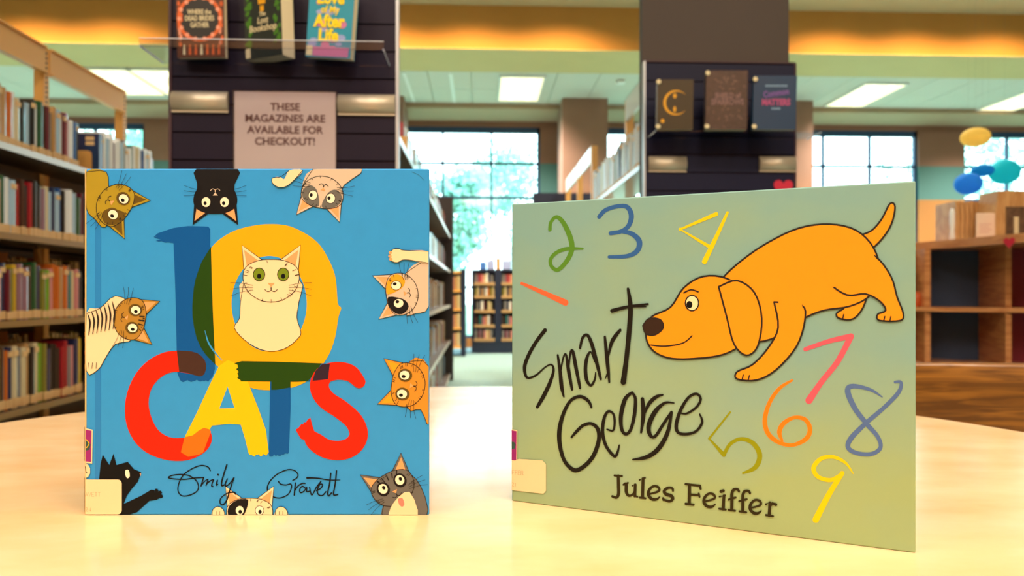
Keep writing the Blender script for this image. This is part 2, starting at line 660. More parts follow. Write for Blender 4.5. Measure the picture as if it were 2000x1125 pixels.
# left double sided bookcase
lb = thing('bookcase', 'tall double-sided cream metal bookcase with open top frame, at the left', 'bookcase', (-2.2, 3.4, 0))
for i, z in enumerate(SH):
    for (ya, yb) in ((2.22, 3.0), (3.0, 3.82), (3.82, 4.64)):
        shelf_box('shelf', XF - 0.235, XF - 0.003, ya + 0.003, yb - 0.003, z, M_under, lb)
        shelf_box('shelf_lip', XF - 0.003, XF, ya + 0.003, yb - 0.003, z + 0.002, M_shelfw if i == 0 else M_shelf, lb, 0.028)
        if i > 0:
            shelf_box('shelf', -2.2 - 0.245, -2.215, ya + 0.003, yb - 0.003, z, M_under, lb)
for y in (2.22, 3.0, 3.82, 4.64):
    kid(box('upright', -2.235, -2.185, y - 0.022, y + 0.022, 0, 2.17, M_metal), lb)
for (ya, yb) in ((2.22, 3.0), (3.0, 3.82), (3.82, 4.64)):
    r = kid(box('top_rail', -2.20, -2.18, ya + 0.022, yb - 0.022, 2.045, 2.165, M_metal), lb)
    for zz in (2.165, 2.038):
        kid(box('rail_flange', -2.20, -2.165, ya + 0.022, yb - 0.022, zz - 0.004, zz + 0.004, M_metal), lb)
# slots punched in the uprights
for y in (3.82, 4.64):
    bm = BM()
    for k in range(22):
        z = 1.62 + k * 0.0245
        bx(bm, -2.1855, -2.184, y - 0.006, y + 0.006, z, z + 0.012)
    kid(stuff(obj('slot_row', bm, M_dark)), lb)
# tan backstops, plus added brown sheets standing for the shade behind the books
for i in (1, 2, 3, 4):
    kid(box('backstop_or_shade', -2.212, -2.206, 2.24, 3.55 if i in (2, 3) else 4.6, SH[i] + 0.02, SH[i - 1] - (0.06 if i in (2, 3) else 0.0), M_low if i in (2, 3) else M_under), lb)
kid(box('far_shade_sheet', -2.465, -2.46, 2.24, 4.648, 0.05, SH[0] - 0.03, M_under), lb)  # added sheet, closes the open back against the bright window
kid(box('end_panel', -2.465, XF, 4.645, 4.665, 0, SH[0] - 0.03, M_under), lb)  # added to keep the far gap dark, hides the window beyond
kid(box('base_plinth', -2.45, XF, 2.22, 4.64, 0.0, 0.05, M_dark), lb)

mixed = {
    1: ['tan', 'dark green', 'white', 'pale blue', 'crimson', 'dark brown', 'black', 'crimson', 'black', 'black', 'mauve', 'cream', 'pale blue', 'navy blue', 'pale blue', 'royal blue', 'black', 'white', 'white', 'pale blue', 'dark green', 'maroon', 'navy blue', 'grey', 'yellow', 'black'],
    2: ['pink', 'navy blue', 'maroon', 'olive', 'yellow', 'mauve', 'mauve', 'dark brown', 'dark green', 'navy blue', 'olive', 'lime green', 'pink', 'orange', 'orange', 'tan', 'orange', 'teal', 'cream', 'pink', 'black', 'dark brown', 'grey', 'tan', 'navy blue'],
    3: ['olive', 'dark brown', 'orange', 'navy blue', 'cream', 'grey', 'cream', 'tan', 'black', 'cream', 'lime green', 'olive', 'navy blue', 'black', 'black', 'black', 'crimson', 'crimson', 'grey', 'pink', 'navy blue', 'yellow', 'orange', 'dark brown', 'grey', 'tan'],
}
top0 = ['tan', 'tan', 'orange', 'white', 'cream', 'black', 'pale blue', 'black', 'white', 'dark green', 'dark brown', 'maroon', 'grey', 'tan', 'pale blue', 'white', 'maroon', 'crimson', 'white', 'royal blue', 'black', 'dark green', 'white']
XS = XF - 0.03
shelfname = {0: 'top', 1: 'second', 2: 'third', 3: 'fourth'}
yA, yB = Yat(-4, XS), Yat(163, XS)
for i in range(4):
    cols = top0 if i == 0 else mixed[i]
    row('y', XS, yA, yB if i == 0 else 3.80, SH[i], R_(90), cols, (0.215, 0.255) if i != 3 else (0.235, 0.275), (0.022, 0.038), 0.165,
        lambda n, c, h, i=i: '%s book, %s from the photo left edge on the %s left shelf' % (c, nth(n), shelfname[i]),
        'books on the %s shelf of the left bookcase' % shelfname[i], rnd=random.Random(40 + i))
# second part of top shelf, beyond the book end
yG = 3.93
g = tag(box('book', XS - 0.175, XS + 0.0, yG, yG + 0.03, SH[0], SH[0] + 0.215, BMAT['navy blue']), 'dark navy book with two cream stickers behind the tan bookend, top left shelf', 'book')
for k in range(2):
    bm = BM()
    bx(bm, 0.018, 0.062, -0.001, 0, 0, 0.019)
    obj('sticker', bm, M_lab, g, loc=(0, -0.015, 0.18 - k * 0.026))
be = thing('bookend', 'tan metal bookend standing before the dark navy book on the top left shelf', 'bookend', (XS - 0.10, yG - 0.006, SH[0]))
bm = BM()
prism(bm, [(-0.065, 0), (0.065, 0), (0.065, 0.10), (0.06, 0.118), (0.045, 0.125), (-0.045, 0.125), (-0.06, 0.118), (-0.065, 0.10)], -0.0015, 0.0015)
for v in bm.verts:
    v.co = Vector((v.co.x, v.co.z, v.co.y))
obj('plate', bm, M_metal, be)
box('foot', -0.065, 0.065, -0.09, -0.0015, 0, 0.002, M_metal, be)
row('y', XS, yG + 0.035, 4.60, SH[0], R_(90), ['royal blue', 'white', 'pale blue', 'white', 'maroon', 'white', 'white', 'pale blue', 'grey', 'white', 'white', 'teal', 'white', 'cream', 'white'],
    (0.20, 0.245), (0.024, 0.036), 0.165,
    lambda n, c, h: '%s book, %s beyond the bookend on the top left shelf' % (c, nth(n)), 'books beyond the bookend on the top left shelf', rnd=random.Random(91))
# books of the opposite face, seen through the gaps
for i in (2, 3):
    row('y', -2.43, 3.58, 3.78, SH[i], R_(-90), ['cream', 'dark brown', 'white', 'olive', 'tan'], (0.28, 0.30), (0.028, 0.04), 0.18,
        lambda n, c, h, i=i: '%s book, %s seen through the gap above the %s left shelf' % (c, nth(n), shelfname[i]),
        'books on the far side of the left bookcase', rnd=random.Random(12 + i), parts=True)
    row('y', -2.43, 3.86, 4.25, SH[i], R_(-90), ['pink', 'dark brown', 'olive', 'cream', 'dark green', 'grey'], (0.27, 0.30), (0.03, 0.045), 0.18,
        lambda n, c, h, i=i: '%s book, %s past the dark upright behind the %s left shelf' % (c, nth(n), shelfname[i]),
        'books on the far side past the upright', rnd=random.Random(22 + i), parts=True)
# flat books on the lowest shelf
rnd = random.Random(5)
stacks = [(3.10, 2, ['white', 'dark brown']), (3.34, 3, ['dark brown', 'black', 'cream']), (3.60, 4, ['navy blue', 'dark brown', 'tan', 'pink']), (3.96, 4, ['black', 'grey', 'navy blue', 'white']), (4.25, 4, ['maroon', 'black', 'white', 'grey'])]
for s, (y, n, cl) in enumerate(stacks):
    z = SH[4]
    for k in range(n + 2):
        t = rnd.uniform(0.026, 0.04)
        c = (cl + ['cream', 'dark brown'])[k % (n + 2)]
        o = book((XF - 0.03, y, z + t / 2), t, 0.17, rnd.uniform(0.21, 0.23), 0, c,
                 '%s book lying flat, %s from bottom of the %s stack, lowest left shelf' % (c, nth(k + 1), nth(s + 1)), 'flat books on the lowest left shelf')
        # lay the book flat: spine towards the aisle (+X), height along Y
        o.matrix_world = Matrix.Translation((XF - 0.03, y - 0.11, z + t / 2)) @ Matrix(((0, -1, 0, 0), (0, 0, 1, 0), (1, 0, 0, 0), (0, 0, 0, 1))) @ Matrix.Diagonal((t, 0.17, 0.215, 1))
        z += t + 0.0005

# ---------------------------------------------------------------- middle run, behind the left slatwall
XM = -0.315
mb = thing('bookcase', 'long double-sided tan bookcase running back behind the left slatwall panel', 'bookcase', (-0.56, 5.0, 0))
for i, z in enumerate(SH):
    for k in range(6):
        ya = 2.24 + k * 0.95
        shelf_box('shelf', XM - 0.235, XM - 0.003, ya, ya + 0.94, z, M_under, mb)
        shelf_box('shelf_lip', XM - 0.003, XM, ya, ya + 0.94, z + 0.002, M_shelfw, mb, 0.028)
for k in range(7):
    kid(box('upright', -0.585, -0.56, 2.24 + k * 0.95 - 0.01, 2.24 + k * 0.95 + 0.01, 0, 1.60, M_metal), mb)
kid(box('end_panel', -0.90, XM + 0.03, 7.95, 7.99, 0, 1.97, M_dark), mb)
kid(box('back_sheet', -0.58, -0.576, 2.26, 7.94, 0.02, 1.56, M_low), mb)
bmst = BM()
for i, z in enumerate(SH):
    nm = ['top', 'second', 'third', 'fourth', 'lowest'][i]
    e = tag(box('bookend', XM - 0.14, XM - 0.04, 3.62, 3.624, z, z + 0.15, M_metal), 'tan bookend on the %s shelf of the bookcase seen between the two picture books' % nm, 'bookend', 'bookends on the middle bookcase')
    row('y', XM - 0.055, 3.64, 4.25, z, R_(90), [['crimson', 'tan', 'white', 'cream', 'white', 'pale blue', 'grey', 'white'], ['tan', 'cream', 'tan', 'grey', 'white', 'navy blue', 'tan', 'white'],
                                                ['tan', 'royal blue', 'tan', 'black', 'cream', 'tan', 'teal', 'grey'], ['tan', 'black', 'pale blue', 'dark green', 'cream', 'tan', 'grey'],
                                                ['maroon', 'tan', 'cream', 'pink', 'black', 'white', 'tan']][i],
        (0.20, 0.24), (0.05, 0.075), 0.17,
        lambda n, c, h, nm=nm: '%s book, %s past the bookend on the %s middle bookcase shelf' % (c, nth(n), nm), 'nearer books on the middle bookcase', rnd=random.Random(60 + i))
    y = 4.30
    rr = random.Random(80 + i)
    while y < 7.85:
        t = rr.uniform(0.03, 0.05)
        h = rr.uniform(0.19, 0.24)
        bx(bmst, XM - 0.22, XM - 0.055 - rr.uniform(0, 0.012), y, y + t * 0.95, z + 0.0005, z + h, rr.randrange(6))
        y += t
o = stuff(obj('books', bmst, [BMAT[c] for c in ('white', 'pale blue', 'tan', 'black', 'cream', 'crimson')]))
tag(o, 'packed rows of mixed books deep along the middle bookcase beside the aisle', 'books')

# ---------------------------------------------------------------- right run, behind the right slatwall
XG = 0.766
rb = thing('bookcase', 'tall cream metal bookcase with open top frame, running back from the right slatwall panel', 'bookcase', (0.956, 5.0, 0))
for i, z in enumerate(SH):
    for k in range(5):
        ya = 3.43 + k * 0.92
        if i > 0 or k < 2:
            shelf_box('shelf', XG, XG + 0.18, ya, ya + 0.915, z, M_shelfw, rb)
for y in (3.46, 3.80, 4.70, 6.15, 7.05, 7.97):
    kid(box('upright', 0.935, 0.985, y - 0.022, y + 0.022, 0, 2.17, M_metal), rb)
kid(box('upright', 0.935, 0.985, 5.40, 5.444, 0, 1.56, M_metal), rb)
for ya, yb in ((3.46, 3.80), (3.80, 4.70), (6.15, 7.05), (7.05, 7.97)):
    kid(box('top_rail', 0.93, 0.95, ya + 0.022, yb - 0.022, 2.03, 2.165, M_shelfw), rb)
kid(box('end_panel', 0.585, 1.25, 8.10, 8.14, 0, 2.045, M_navy), rb)
row('y', XG + 0.03, 3.46, 5.20, SH[0], R_(-90), ['teal', 'white', 'white', 'white', 'pale blue', 'white', 'white', 'white', 'white', 'white', 'pale blue', 'white', 'cream', 'white', 'navy blue', 'white', 'pale blue', 'white', 'white', 'black', 'white', 'pale blue', 'white', 'grey'],  # mostly pale covers: window glare on the spines put into their colour
    (0.205, 0.25), (0.026, 0.05), 0.17,
    lambda n, c, h: '%s book in a glare-whitened row, %s back from the right slatwall, top shelf' % (c, nth(n)), 'books on the top shelf behind the right slatwall', rnd=random.Random(31))
row('y', XG + 0.03, 3.46, 4.3, SH[1], R_(-90), ['white', 'pale blue', 'white', 'white', 'navy blue', 'white', 'pale blue', 'dark brown'],  # white and pale blue here also carry the painted window glare
    (0.20, 0.25), (0.03, 0.05), 0.17,
    lambda n, c, h: '%s book in a glare-whitened row, %s back from the right slatwall, second shelf' % (c, nth(n)), 'books on the second shelf behind the right slatwall', rnd=random.Random(32))
# boxes of the top of the run
p = onX(1215, 330, XG + 0.05)
tag(box('bookend', XG + 0.035, XG + 0.17, 4.18, 4.184, SH[0], SH[0] + 0.15, M_metal), 'tan bookend among pale books on the top shelf behind the right slatwall', 'bookend')

# ---------------------------------------------------------------- slatwall end panels
def slatwall(cx, y, w, ztop, label, tint):
    t = thing('slatwall_panel', label, 'display panel', (cx, y, 0))
    kid_ = box('backing_board', -w / 2, w / 2, 0.012, 0.03, 0, ztop, M_groove, t)
    me = None
    n = int(ztop / 0.0775)
    z = ztop - 0.006
    bm = BM()
    bx(bm, -w / 2 + 0.003, w / 2 - 0.003, 0, 0.0125, 0, 0.0725)
    s0 = obj('slat', bm, M_slatb if tint else M_slat, t, loc=(0, 0, z - 0.0725))
    for k in range(1, n):
        s = bpy.data.objects.new('slat', s0.data)
        COL.objects.link(s)
        s.parent = t
        s.location = (0, 0, z - 0.0725 - k * 0.0775)
    for s in (-1, 1):
        box('edge_trim', s * w / 2 - 0.004, s * w / 2 + 0.004, -0.004, 0.03, 0, ztop + 0.002, M_trimm if s * cx < 0 else M_groove, t)
    box('top_trim', -w / 2, w / 2, -0.003, 0.03, ztop, ztop + 0.006, M_groove, t)
    return t


YP, YQ = 2.1, 3.1
lx0, lx1 = onY(333, 300, YP).x, onY(776, 300, YP).x
rx0, rx1 = onY(1259, 300, YQ).x, onY(1553, 300, YQ).x
pl = slatwall((lx0 + lx1) / 2, YP, lx1 - lx0, 1.925, 'dark purple slatwall end panel at left carrying the magazines sign and three paperbacks', 0)
pr = slatwall((rx0 + rx1) / 2, YQ, rx1 - rx0, 1.912, 'dark slatwall end panel at right, tinted blue for window light, with three covered books on a clear ledge', 1)
o = struct(box('column', rx0 - 0.004, rx1 - 0.012, YQ + 0.036, YQ + 0.085, 0, ZU, M_column))
tag(o, 'tall taupe painted column rising above the right slatwall panel', 'column')


def holder(panel, px0, px1, py0, py1, Y, label):
    a, b = onY(px0, py1, Y), onY(px1, py0, Y)
    t = thing('label_holder', label, 'label holder', ((a.x + b.x) / 2, Y - 0.0005, a.z), group='silver label holders on the slatwall')
    w, h = (b.x - a.x) / 2, b.z - a.z
    bm = BM()
    N = 8
    pts = [(-0.004 - 0.016 * math.sin(math.pi * k / N) ** 0.7, h * k / N) for k in range(N + 1)]
    va = [bm.verts.new((-w, p[0], p[1])) for p in pts]
    vb = [bm.verts.new((w, p[0], p[1])) for p in pts]
    for k in range(N):
        bm.faces.new((va[k], vb[k], vb[k + 1], va[k + 1])).smooth = True
    ba, bb = bm.verts.new((-w, 0, 0)), bm.verts.new((w, 0, 0))
    ta, tb = bm.verts.new((-w, 0, h)), bm.verts.new((w, 0, h))
    bm.faces.new((va[0], ba, bb, vb[0]))
    bm.faces.new((va[-1], vb[-1], tb, ta))
    bm.faces.new(va + [ta, ba])
    bm.faces.new(vb + [tb, bb])
    bm.faces.new((ba, ta, tb, bb))
    obj('curved_face', bm, M_silver, t)
    box('lower_lip', -w, w, -0.007, 0, -0.004, 0.0, M_silver, t)
    return t


holder(pl, 337, 447, 180, 217, YP, 'silver curved label holder left of the magazines sign')
holder(pl, 661, 772, 186, 223, YP, 'silver curved label holder right of the magazines sign')
holder(pr, 1266, 1340, 306, 334, YQ, 'silver label holder at the left of the right slatwall panel')
holder(pr, 1482, 1553, 306, 334, YQ, 'silver label holder at the right of the right slatwall panel')

# the paper sign
a, b = onY(457, 331, YP - 0.012), onY(655, 180, YP - 0.012)
sw = b.x - a.x
sh = 0.222
sg = thing('paper_sign', 'white paper sign in a clear sleeve reading these magazines are available for checkout', 'sign', ((a.x + b.x) / 2, YP - 0.0075, b.z - sh))
box('sheet', -sw / 2, sw / 2, -0.0008, 0, 0, sh, mat('sign_paper', (255, 226, 198), 0.6, noise=0.015, scale=8), sg)
box('clear_sleeve', -sw / 2 - 0.003, sw / 2 + 0.003, -0.0032, -0.0024, -0.004, sh + 0.002, M_acr, sg)
M_ink = mat('printed_dark_red_ink', (92, 34, 44), 0.6)
for k, s in enumerate(('THESE', 'MAGAZINES ARE', 'AVAILABLE FOR', 'CHECKOUT!')):
    zc = onY(550, 211 + k * 22.4, YP).z - (b.z - sh)
    text_mesh(s, 0.0295, M_ink, 'printed_text', sg, (0.0, -0.0011, zc), (R_(90), 0, 0), bold=0.0008, sx=1.0)

# clear acrylic ledges
def ledge(Y, px0, px1, zb, proj, lip, label):
    a, b = onY(px0, 300, Y), onY(px1, 300, Y)
    t = thing('acrylic_ledge', label, 'display ledge', ((a.x + b.x) / 2, Y, zb), group='clear acrylic ledges')
    w = (b.x - a.x) / 2
    box('tray', -w, w, -proj, -0.001, 0, 0.004, M_acr, t)
    if lip:
        box('lip', -w, w, -proj - 0.004, -proj, 0, lip, M_acr, t)
        bm = BM()
        bx(bm, -w, w, -0.0015, 0.0015, 0, 0.0015)
        obj('lip_edge', bm, M_acre, t, loc=(0, -proj - 0.002, lip))
    for s in (-1, 1):
        bm = BM()
        bx(bm, -0.001, 0.001, -proj, -0.001, 0, 0.005)
        obj('end_edge', bm, M_acre, t, loc=(s * (w - 0.001), 0, 0))
    return t


zl = at(550, 127, 2.07).z
L1 = ledge(YP, 318, 762, zl, 0.14, 0.022, 'clear acrylic ledge with a raised lip holding three paperbacks at left')
zr = at(1400, 262, 3.05).z
L2 = ledge(YQ, 1266, 1577, zr, 0.13, 0, 'clear flat acrylic ledge under three covered books at right')

# paperbacks with printed covers ------------------------------------------------
def paperback(label, P0, w, h, th, yaw, leanx, cover_m, name='paperback_book'):
    """P0 bottom centre of the front cover, leaning back"""
    t = thing(name, label, 'book', P0, 0)
    t.rotation_euler = (-leanx, 0, yaw)
    bm = BM()
    bx(bm, -w / 2, w / 2, -0.0, 0.0012, 0, h)
    bx(bm, -w / 2, w / 2, th - 0.0012, th, 0, h)
    bx(bm, -w / 2, -w / 2 + 0.0012, 0.0012, th - 0.0012, 0, h)
    obj('cover', bm, cover_m, t)
    box('page_block', -w / 2 + 0.0013, w / 2 - 0.001, 0.0013, th - 0.0013, 0.0005, h - 0.001, M_page, t)
    return t


def disc(bm, cx, cz, rx, rz, y, mi=0, n=16, a0=0.0, a1=360.0, rot=0.0):
    full = abs(a1 - a0) >= 359
    cr, sr = math.cos(R_(rot)), math.sin(R_(rot))
    P = []
    for k in range(n if full else n + 1):
        a = R_(a0 + (a1 - a0) * k / n)
        ux, uz = rx * math.cos(a), rz * math.sin(a)
        P.append(bm.verts.new((cx + ux * cr - uz * sr, y, cz + ux * sr + uz * cr)))
    bm.faces.new(P).material_index = mi


def ring(bm, cx, cz, r0, r1, y, mi=0, n=28, a0=0.0, a1=360.0):
    for k in range(n):
        a, b = R_(a0 + (a1 - a0) * k / n), R_(a0 + (a1 - a0) * (k + 1) / n)
        q = [bm.verts.new((cx + r * math.cos(t), y, cz + r * math.sin(t))) for r, t in ((r0, a), (r1, a), (r1, b), (r0, b))]
        bm.faces.new(q).material_index = mi


C_or = mat('print_orange', (214, 96, 40), 0.4)
C_pk = mat('print_salmon', (232, 150, 118), 0.4)
C_cr = mat('print_cream', (222, 204, 160), 0.5)
C_dk = mat('print_charcoal', (44, 40, 36), 0.4)
C_gr = mat('print_leaf_green', (70, 120, 30), 0.5)
C_go = mat('print_gold', (226, 160, 30), 0.4)
C_ye = mat('print_bright_yellow', (246, 214, 20), 0.4)
C_te = mat('print_turquoise', (30, 140, 160), 0.4)
C_pi = mat('print_pink', (206, 120, 160), 0.4)

sc = 2.03 / FPX
P1 = at(393, 113, 2.02)
b1 = paperback('rust brown paperback with an orange wreath round its title, leftmost on the ledge', (P1.x, P1.y, zl + 0.005), 94 * sc, 0.215, 0.02, R_(-4), R_(-3), mat('paperback_rust_cover', (92, 50, 30), 0.35, coat=0.4))
bm = BM()
ring(bm, -0.002, 0.105, 0.054, 0.063, -0.0006, 0)
for k in range(14):
    a = k * 2 * math.pi / 14
    disc(bm, -0.002 + 0.056 * math.cos(a), 0.105 + 0.056 * math.sin(a), 0.006, 0.006, -0.0007, 1, 8)
disc(bm, -0.002, 0.105, 0.052, 0.052, -0.0005, 2, 24)
for k in range(7):
    x = -0.05 + k * 0.016
    q = [bm.verts.new(v) for v in ((x, -0.0006, 0.008), (x + 0.007, -0.0006, 0.008), (x + 0.006, -0.0006, 0.035), (x + 0.002, -0.0006, 0.035))]
    bm.faces.new(q).material_index = 3 if k in (0, 3) else 0
rr = random.Random(3)
for k in range(26):
    disc(bm, rr.choice((-1, 1)) * rr.uniform(0.052, 0.06), rr.uniform(0.03, 0.2), 0.004, 0.007, -0.00055, rr.choice((0, 0, 1)), 7)
obj('cover_print', bm, [C_or, C_pk, C_dk, C_cr], b1, fix=False)
for k, (s, zz) in enumerate((('WHERE the', 0.122), ('DEAD BRIDES', 0.105), ('GATHER', 0.087))):
    text_mesh(s, 0.0185, C_cr, 'title_text', b1, (-0.002, -0.0012, zz), (R_(90), 0, 0), sx=0.72, bold=0.0003)

P2 = at(520, 110, 2.02)
b2 = paperback('thick dark paperback with green leaves and a broad cream page edge on the ledge', (P2.x - 0.006, P2.y, zl + 0.005), 0.128, 0.215, 0.052, R_(-26), R_(-3), mat('paperback_dark_green_cover', (46, 50, 44), 0.35, coat=0.4))
bm = BM()
rr = random.Random(8)
for k in range(70):
    x = rr.choice((-1, 1)) * rr.uniform(0.040, 0.058)
    disc(bm, x, rr.uniform(0.03, 0.21), 0.007, 0.005, -0.0005 - k * 2e-6, 0, 7, rot=rr.uniform(0, 90))
for q in ((-0.014, 0.012, 0.145, 0.178), (-0.008, 0.006, 0.125, 0.14)):
    vv = [bm.verts.new(v) for v in ((q[0], -0.0006, q[2]), (q[1], -0.0006, q[2]), (q[1], -0.0006, q[3]), (q[0], -0.0006, q[3]))]
    bm.faces.new(vv).material_index = 1
vv = [bm.verts.new(v) for v in ((-0.063, -0.0009, 0.004), (-0.046, -0.0009, 0.004), (-0.046, -0.0009, 0.03), (-0.063, -0.0009, 0.03))]
bm.faces.new(vv).material_index = 2
obj('cover_print', bm, [C_gr, C_go, C_cr], b2, fix=False)
for s, zz, sz in (('The', 0.117, 0.016), ('Lost', 0.100, 0.024), ('Bookshop', 0.080, 0.026)):
    text_mesh(s, sz, C_cr, 'title_text', b2, (0, -0.0012, zz), (R_(90), 0, 0), shear=0.15, bold=0.0003, sx=0.9)

P3 = at(640, 108, 2.02)
b3 = paperback('turquoise and pink paperback with fat yellow title letters, rightmost on the upper clear ledge', (P3.x, P3.y, zl + 0.005), 0.13, 0.215, 0.03, R_(-12), R_(-3), mat('paperback_turquoise_cover', (46, 146, 170), 0.35, coat=0.4))
b3.rotation_euler = (R_(4), R_(6), R_(-12))
bm = BM()
rr = random.Random(11)
for k in range(22):
    disc(bm, rr.uniform(-0.048, 0.048), rr.uniform(0.02, 0.2), rr.uniform(0.008, 0.016), rr.uniform(0.005, 0.012), -0.0004 - k * 4e-6, rr.choice((0, 0, 1)), 10)
vv = [bm.verts.new(v) for v in ((-0.064, -0.0009, 0.004), (-0.046, -0.0009, 0.004), (-0.046, -0.0009, 0.03), (-0.064, -0.0009, 0.03))]
bm.faces.new(vv).material_index = 2
vv = [bm.verts.new(v) for v in ((-0.045, -0.0006, 0.003), (0.058, -0.0006, 0.003), (0.06, -0.0006, 0.028), (-0.045, -0.0006, 0.028))]
bm.faces.new(vv).material_index = 0
obj('cover_print', bm, [C_pi, mat('print_lilac', (150, 160, 206), 0.4), C_cr], b3, fix=False)
for s, zz, sz, bd in (('Love', 0.158, 0.046, 0.0016), ('of My', 0.127, 0.026, 0.0006), ('After', 0.096, 0.046, 0.0018), ('Life', 0.058, 0.046, 0.0018)):
    text_mesh(s, sz, C_ye, 'title_text', b3, (-0.002, -0.0014, zz), (R_(90), 0, 0), bold=bd, sx=0.88)

# right ledge books -------------------------------------------------------------
sc = 3.0 / FPX
zz0 = zr + 0.005
p = at(1318, 250, 2.99)
c1 = paperback('dark book with a golden crescent ring on its cover, leftmost on the right ledge', (p.x, p.y, zz0), 70 * sc, 0.20, 0.025, R_(-3), R_(-4), mat('paperback_slate_cover', (62, 56, 44), 0.3, coat=0.6))
bm = BM()
N = 26
for k in range(N):
    a, b = R_(40 + 280 * k / N), R_(40 + 280 * (k + 1) / N)
    wa, wb = 0.010 * math.sin(math.pi * k / N) + 0.0008, 0.010 * math.sin(math.pi * (k + 1) / N) + 0.0008
    cx, cz, r = 0.002, 0.108, 0.050
    q = [bm.verts.new((cx + rr_ * math.cos(t), -0.0005, cz + rr_ * math.sin(t))) for rr_, t in ((r - wa, a), (r, a), (r, b), (r - wb, b))]
    bm.faces.new(q)
disc(bm, -0.002, 0.135, 0.007, 0.010, -0.0005)
disc(bm, -0.002, 0.082, 0.006, 0.012, -0.0005)
disc(bm, -0.05, 0.035, 0.008, 0.008, -0.0005)
obj('cover_print', bm, [C_go], c1, fix=False)
p = at(1418, 258, 2.99)
c2 = paperback('grey-brown book in a clear jacket with pale title letters, middle of the right ledge', (p.x, p.y, zz0), 80 * sc, 0.235, 0.035, R_(-2), R_(-3), mat('paperback_grey_brown_cover', (86, 76, 70), 0.3, coat=0.8, noise=0.25, scale=60))
C_dust = mat('print_dusty_rose', (176, 136, 122), 0.5)
for s, zz, sz in (('SHIELD of', 0.135, 0.030), ('SPARROWS', 0.110, 0.032)):
    text_mesh(s, sz, C_dust, 'title_text', c2, (0.004, -0.0015, zz), (R_(90), 0, 0), bold=0.0012, sx=0.80)
bm = BM()
rr = random.Random(6)
for k in range(40):
    disc(bm, rr.gauss(0, 0.028), rr.choice((rr.gauss(0.19, 0.015), rr.gauss(0.065, 0.02))), 0.006, 0.004, -0.0006 - k * 2e-6, 0, 7, rot=rr.uniform(0, 180))
obj('cover_print', bm, [mat('print_faded_brown', (138, 112, 92), 0.5)], c2, fix=False)
box('clear_jacket', -0.085, 0.085, -0.0045, -0.0035, 0, 0.236, M_acr, c2)
p = at(1512, 253, 2.99)
c3 = paperback('deep blue book with slanted pink and purple title, rightmost on the right ledge', (p.x, p.y, zz0), 84 * sc, 0.215, 0.025, R_(-2), R_(-4), mat('paperback_deep_blue_cover', (30, 64, 94), 0.3, coat=0.6))
C_pu = mat('print_violet', (120, 84, 150), 0.5)
C_rs = mat('print_rose', (176, 74, 120), 0.5)
C_lb = mat('print_light_blue', (140, 170, 196), 0.5)
for s, zz, sz, mm, bd, ry in (('Daisy Meadow', 0.175, 0.014, C_lb, 0.0003, 0), ('Common', 0.145, 0.034, C_pu, 0.0012, -8), ('MATTERS', 0.108, 0.034, C_rs, 0.0016, 0), ('novel', 0.084, 0.012, C_lb, 0.0002, 0)):
    if s in ('Daisy Meadow', 'novel'):
        bm = BM()
        n = 12 if s[0] == 'D' else 5
        for k in range(n):
            disc(bm, (k - n / 2) * 0.0075 + 0.004, 0, 0.003, 0.0045, 0, 0, 6)
        obj('printed_line', bm, [mm], c3, loc=(0.004, -0.0008, zz), fix=False)
    else:
        text_mesh(s, sz, mm, 'title_text', c3, (0.004, -0.0015, zz), (R_(90), R_(ry), 0), bold=bd, sx=0.8)
# security corner clips on the three books
for b_, hh, ww in ((c1, 0.19, 70 * sc), (c2, 0.225, 80 * sc), (c3, 0.20, 84 * sc)):
    for z in (0.012, hh):
        bm = BM()
        lathe(bm, [(0.009, -0.003), (0.010, 0), (0.009, 0.003)], 12)
        for v in bm.verts:
            v.co = Vector((v.co.x, v.co.z, v.co.y))
        obj('corner_tab', bm, C_cr, b_, loc=(-ww / 2 + 0.004, -0.006, z))


def heart(name, label, P, size, m, yaw=0):
    bm = BM()
    pts = []
    for k in range(28):
        t = 2 * math.pi * k / 28
        pts.append((16 * math.sin(t) ** 3 / 32 * size, (13 * math.cos(t) - 5 * math.cos(2 * t) - 2 * math.cos(3 * t) - math.cos(4 * t)) / 32 * size))
    prism(bm, pts, -0.001, 0.001)
    for v in bm.verts:
        v.co = Vector((v.co.x, v.co.z, v.co.y))
    return tag(obj(name, bm, m, loc=P, rotz=yaw), label, 'heart decoration')


M_heart = mat('red_card', (196, 16, 52), 0.6)
p = onY(1530, 366, YQ - 0.003)
heart('paper_heart', 'red paper heart low on the right slatwall panel, above the pale green book', p, 0.085, M_heart)

# ---------------------------------------------------------------- low bookcases near the windows
YD = 11.55
def low_case(pxa, pxb, nb, label, seedv, side):
    a, b = onY(pxa, 600, YD).x, onY(pxb, 600, YD).x
    t = thing('low_bookcase', label, 'bookcase', ((a + b) / 2, YD, 0))
    w = (b - a) / 2
    H = 1.315
    box('top_board', -w, w, 0, 0.36, H - 0.03, H, M_navy, t)
    box('plinth', -w, w, 0.01, 0.36, 0, 0.19, M_navy, t)
    box('back_panel', -w, w, 0.34, 0.36, 0.19, H - 0.03, M_navy, t)
    return t, w


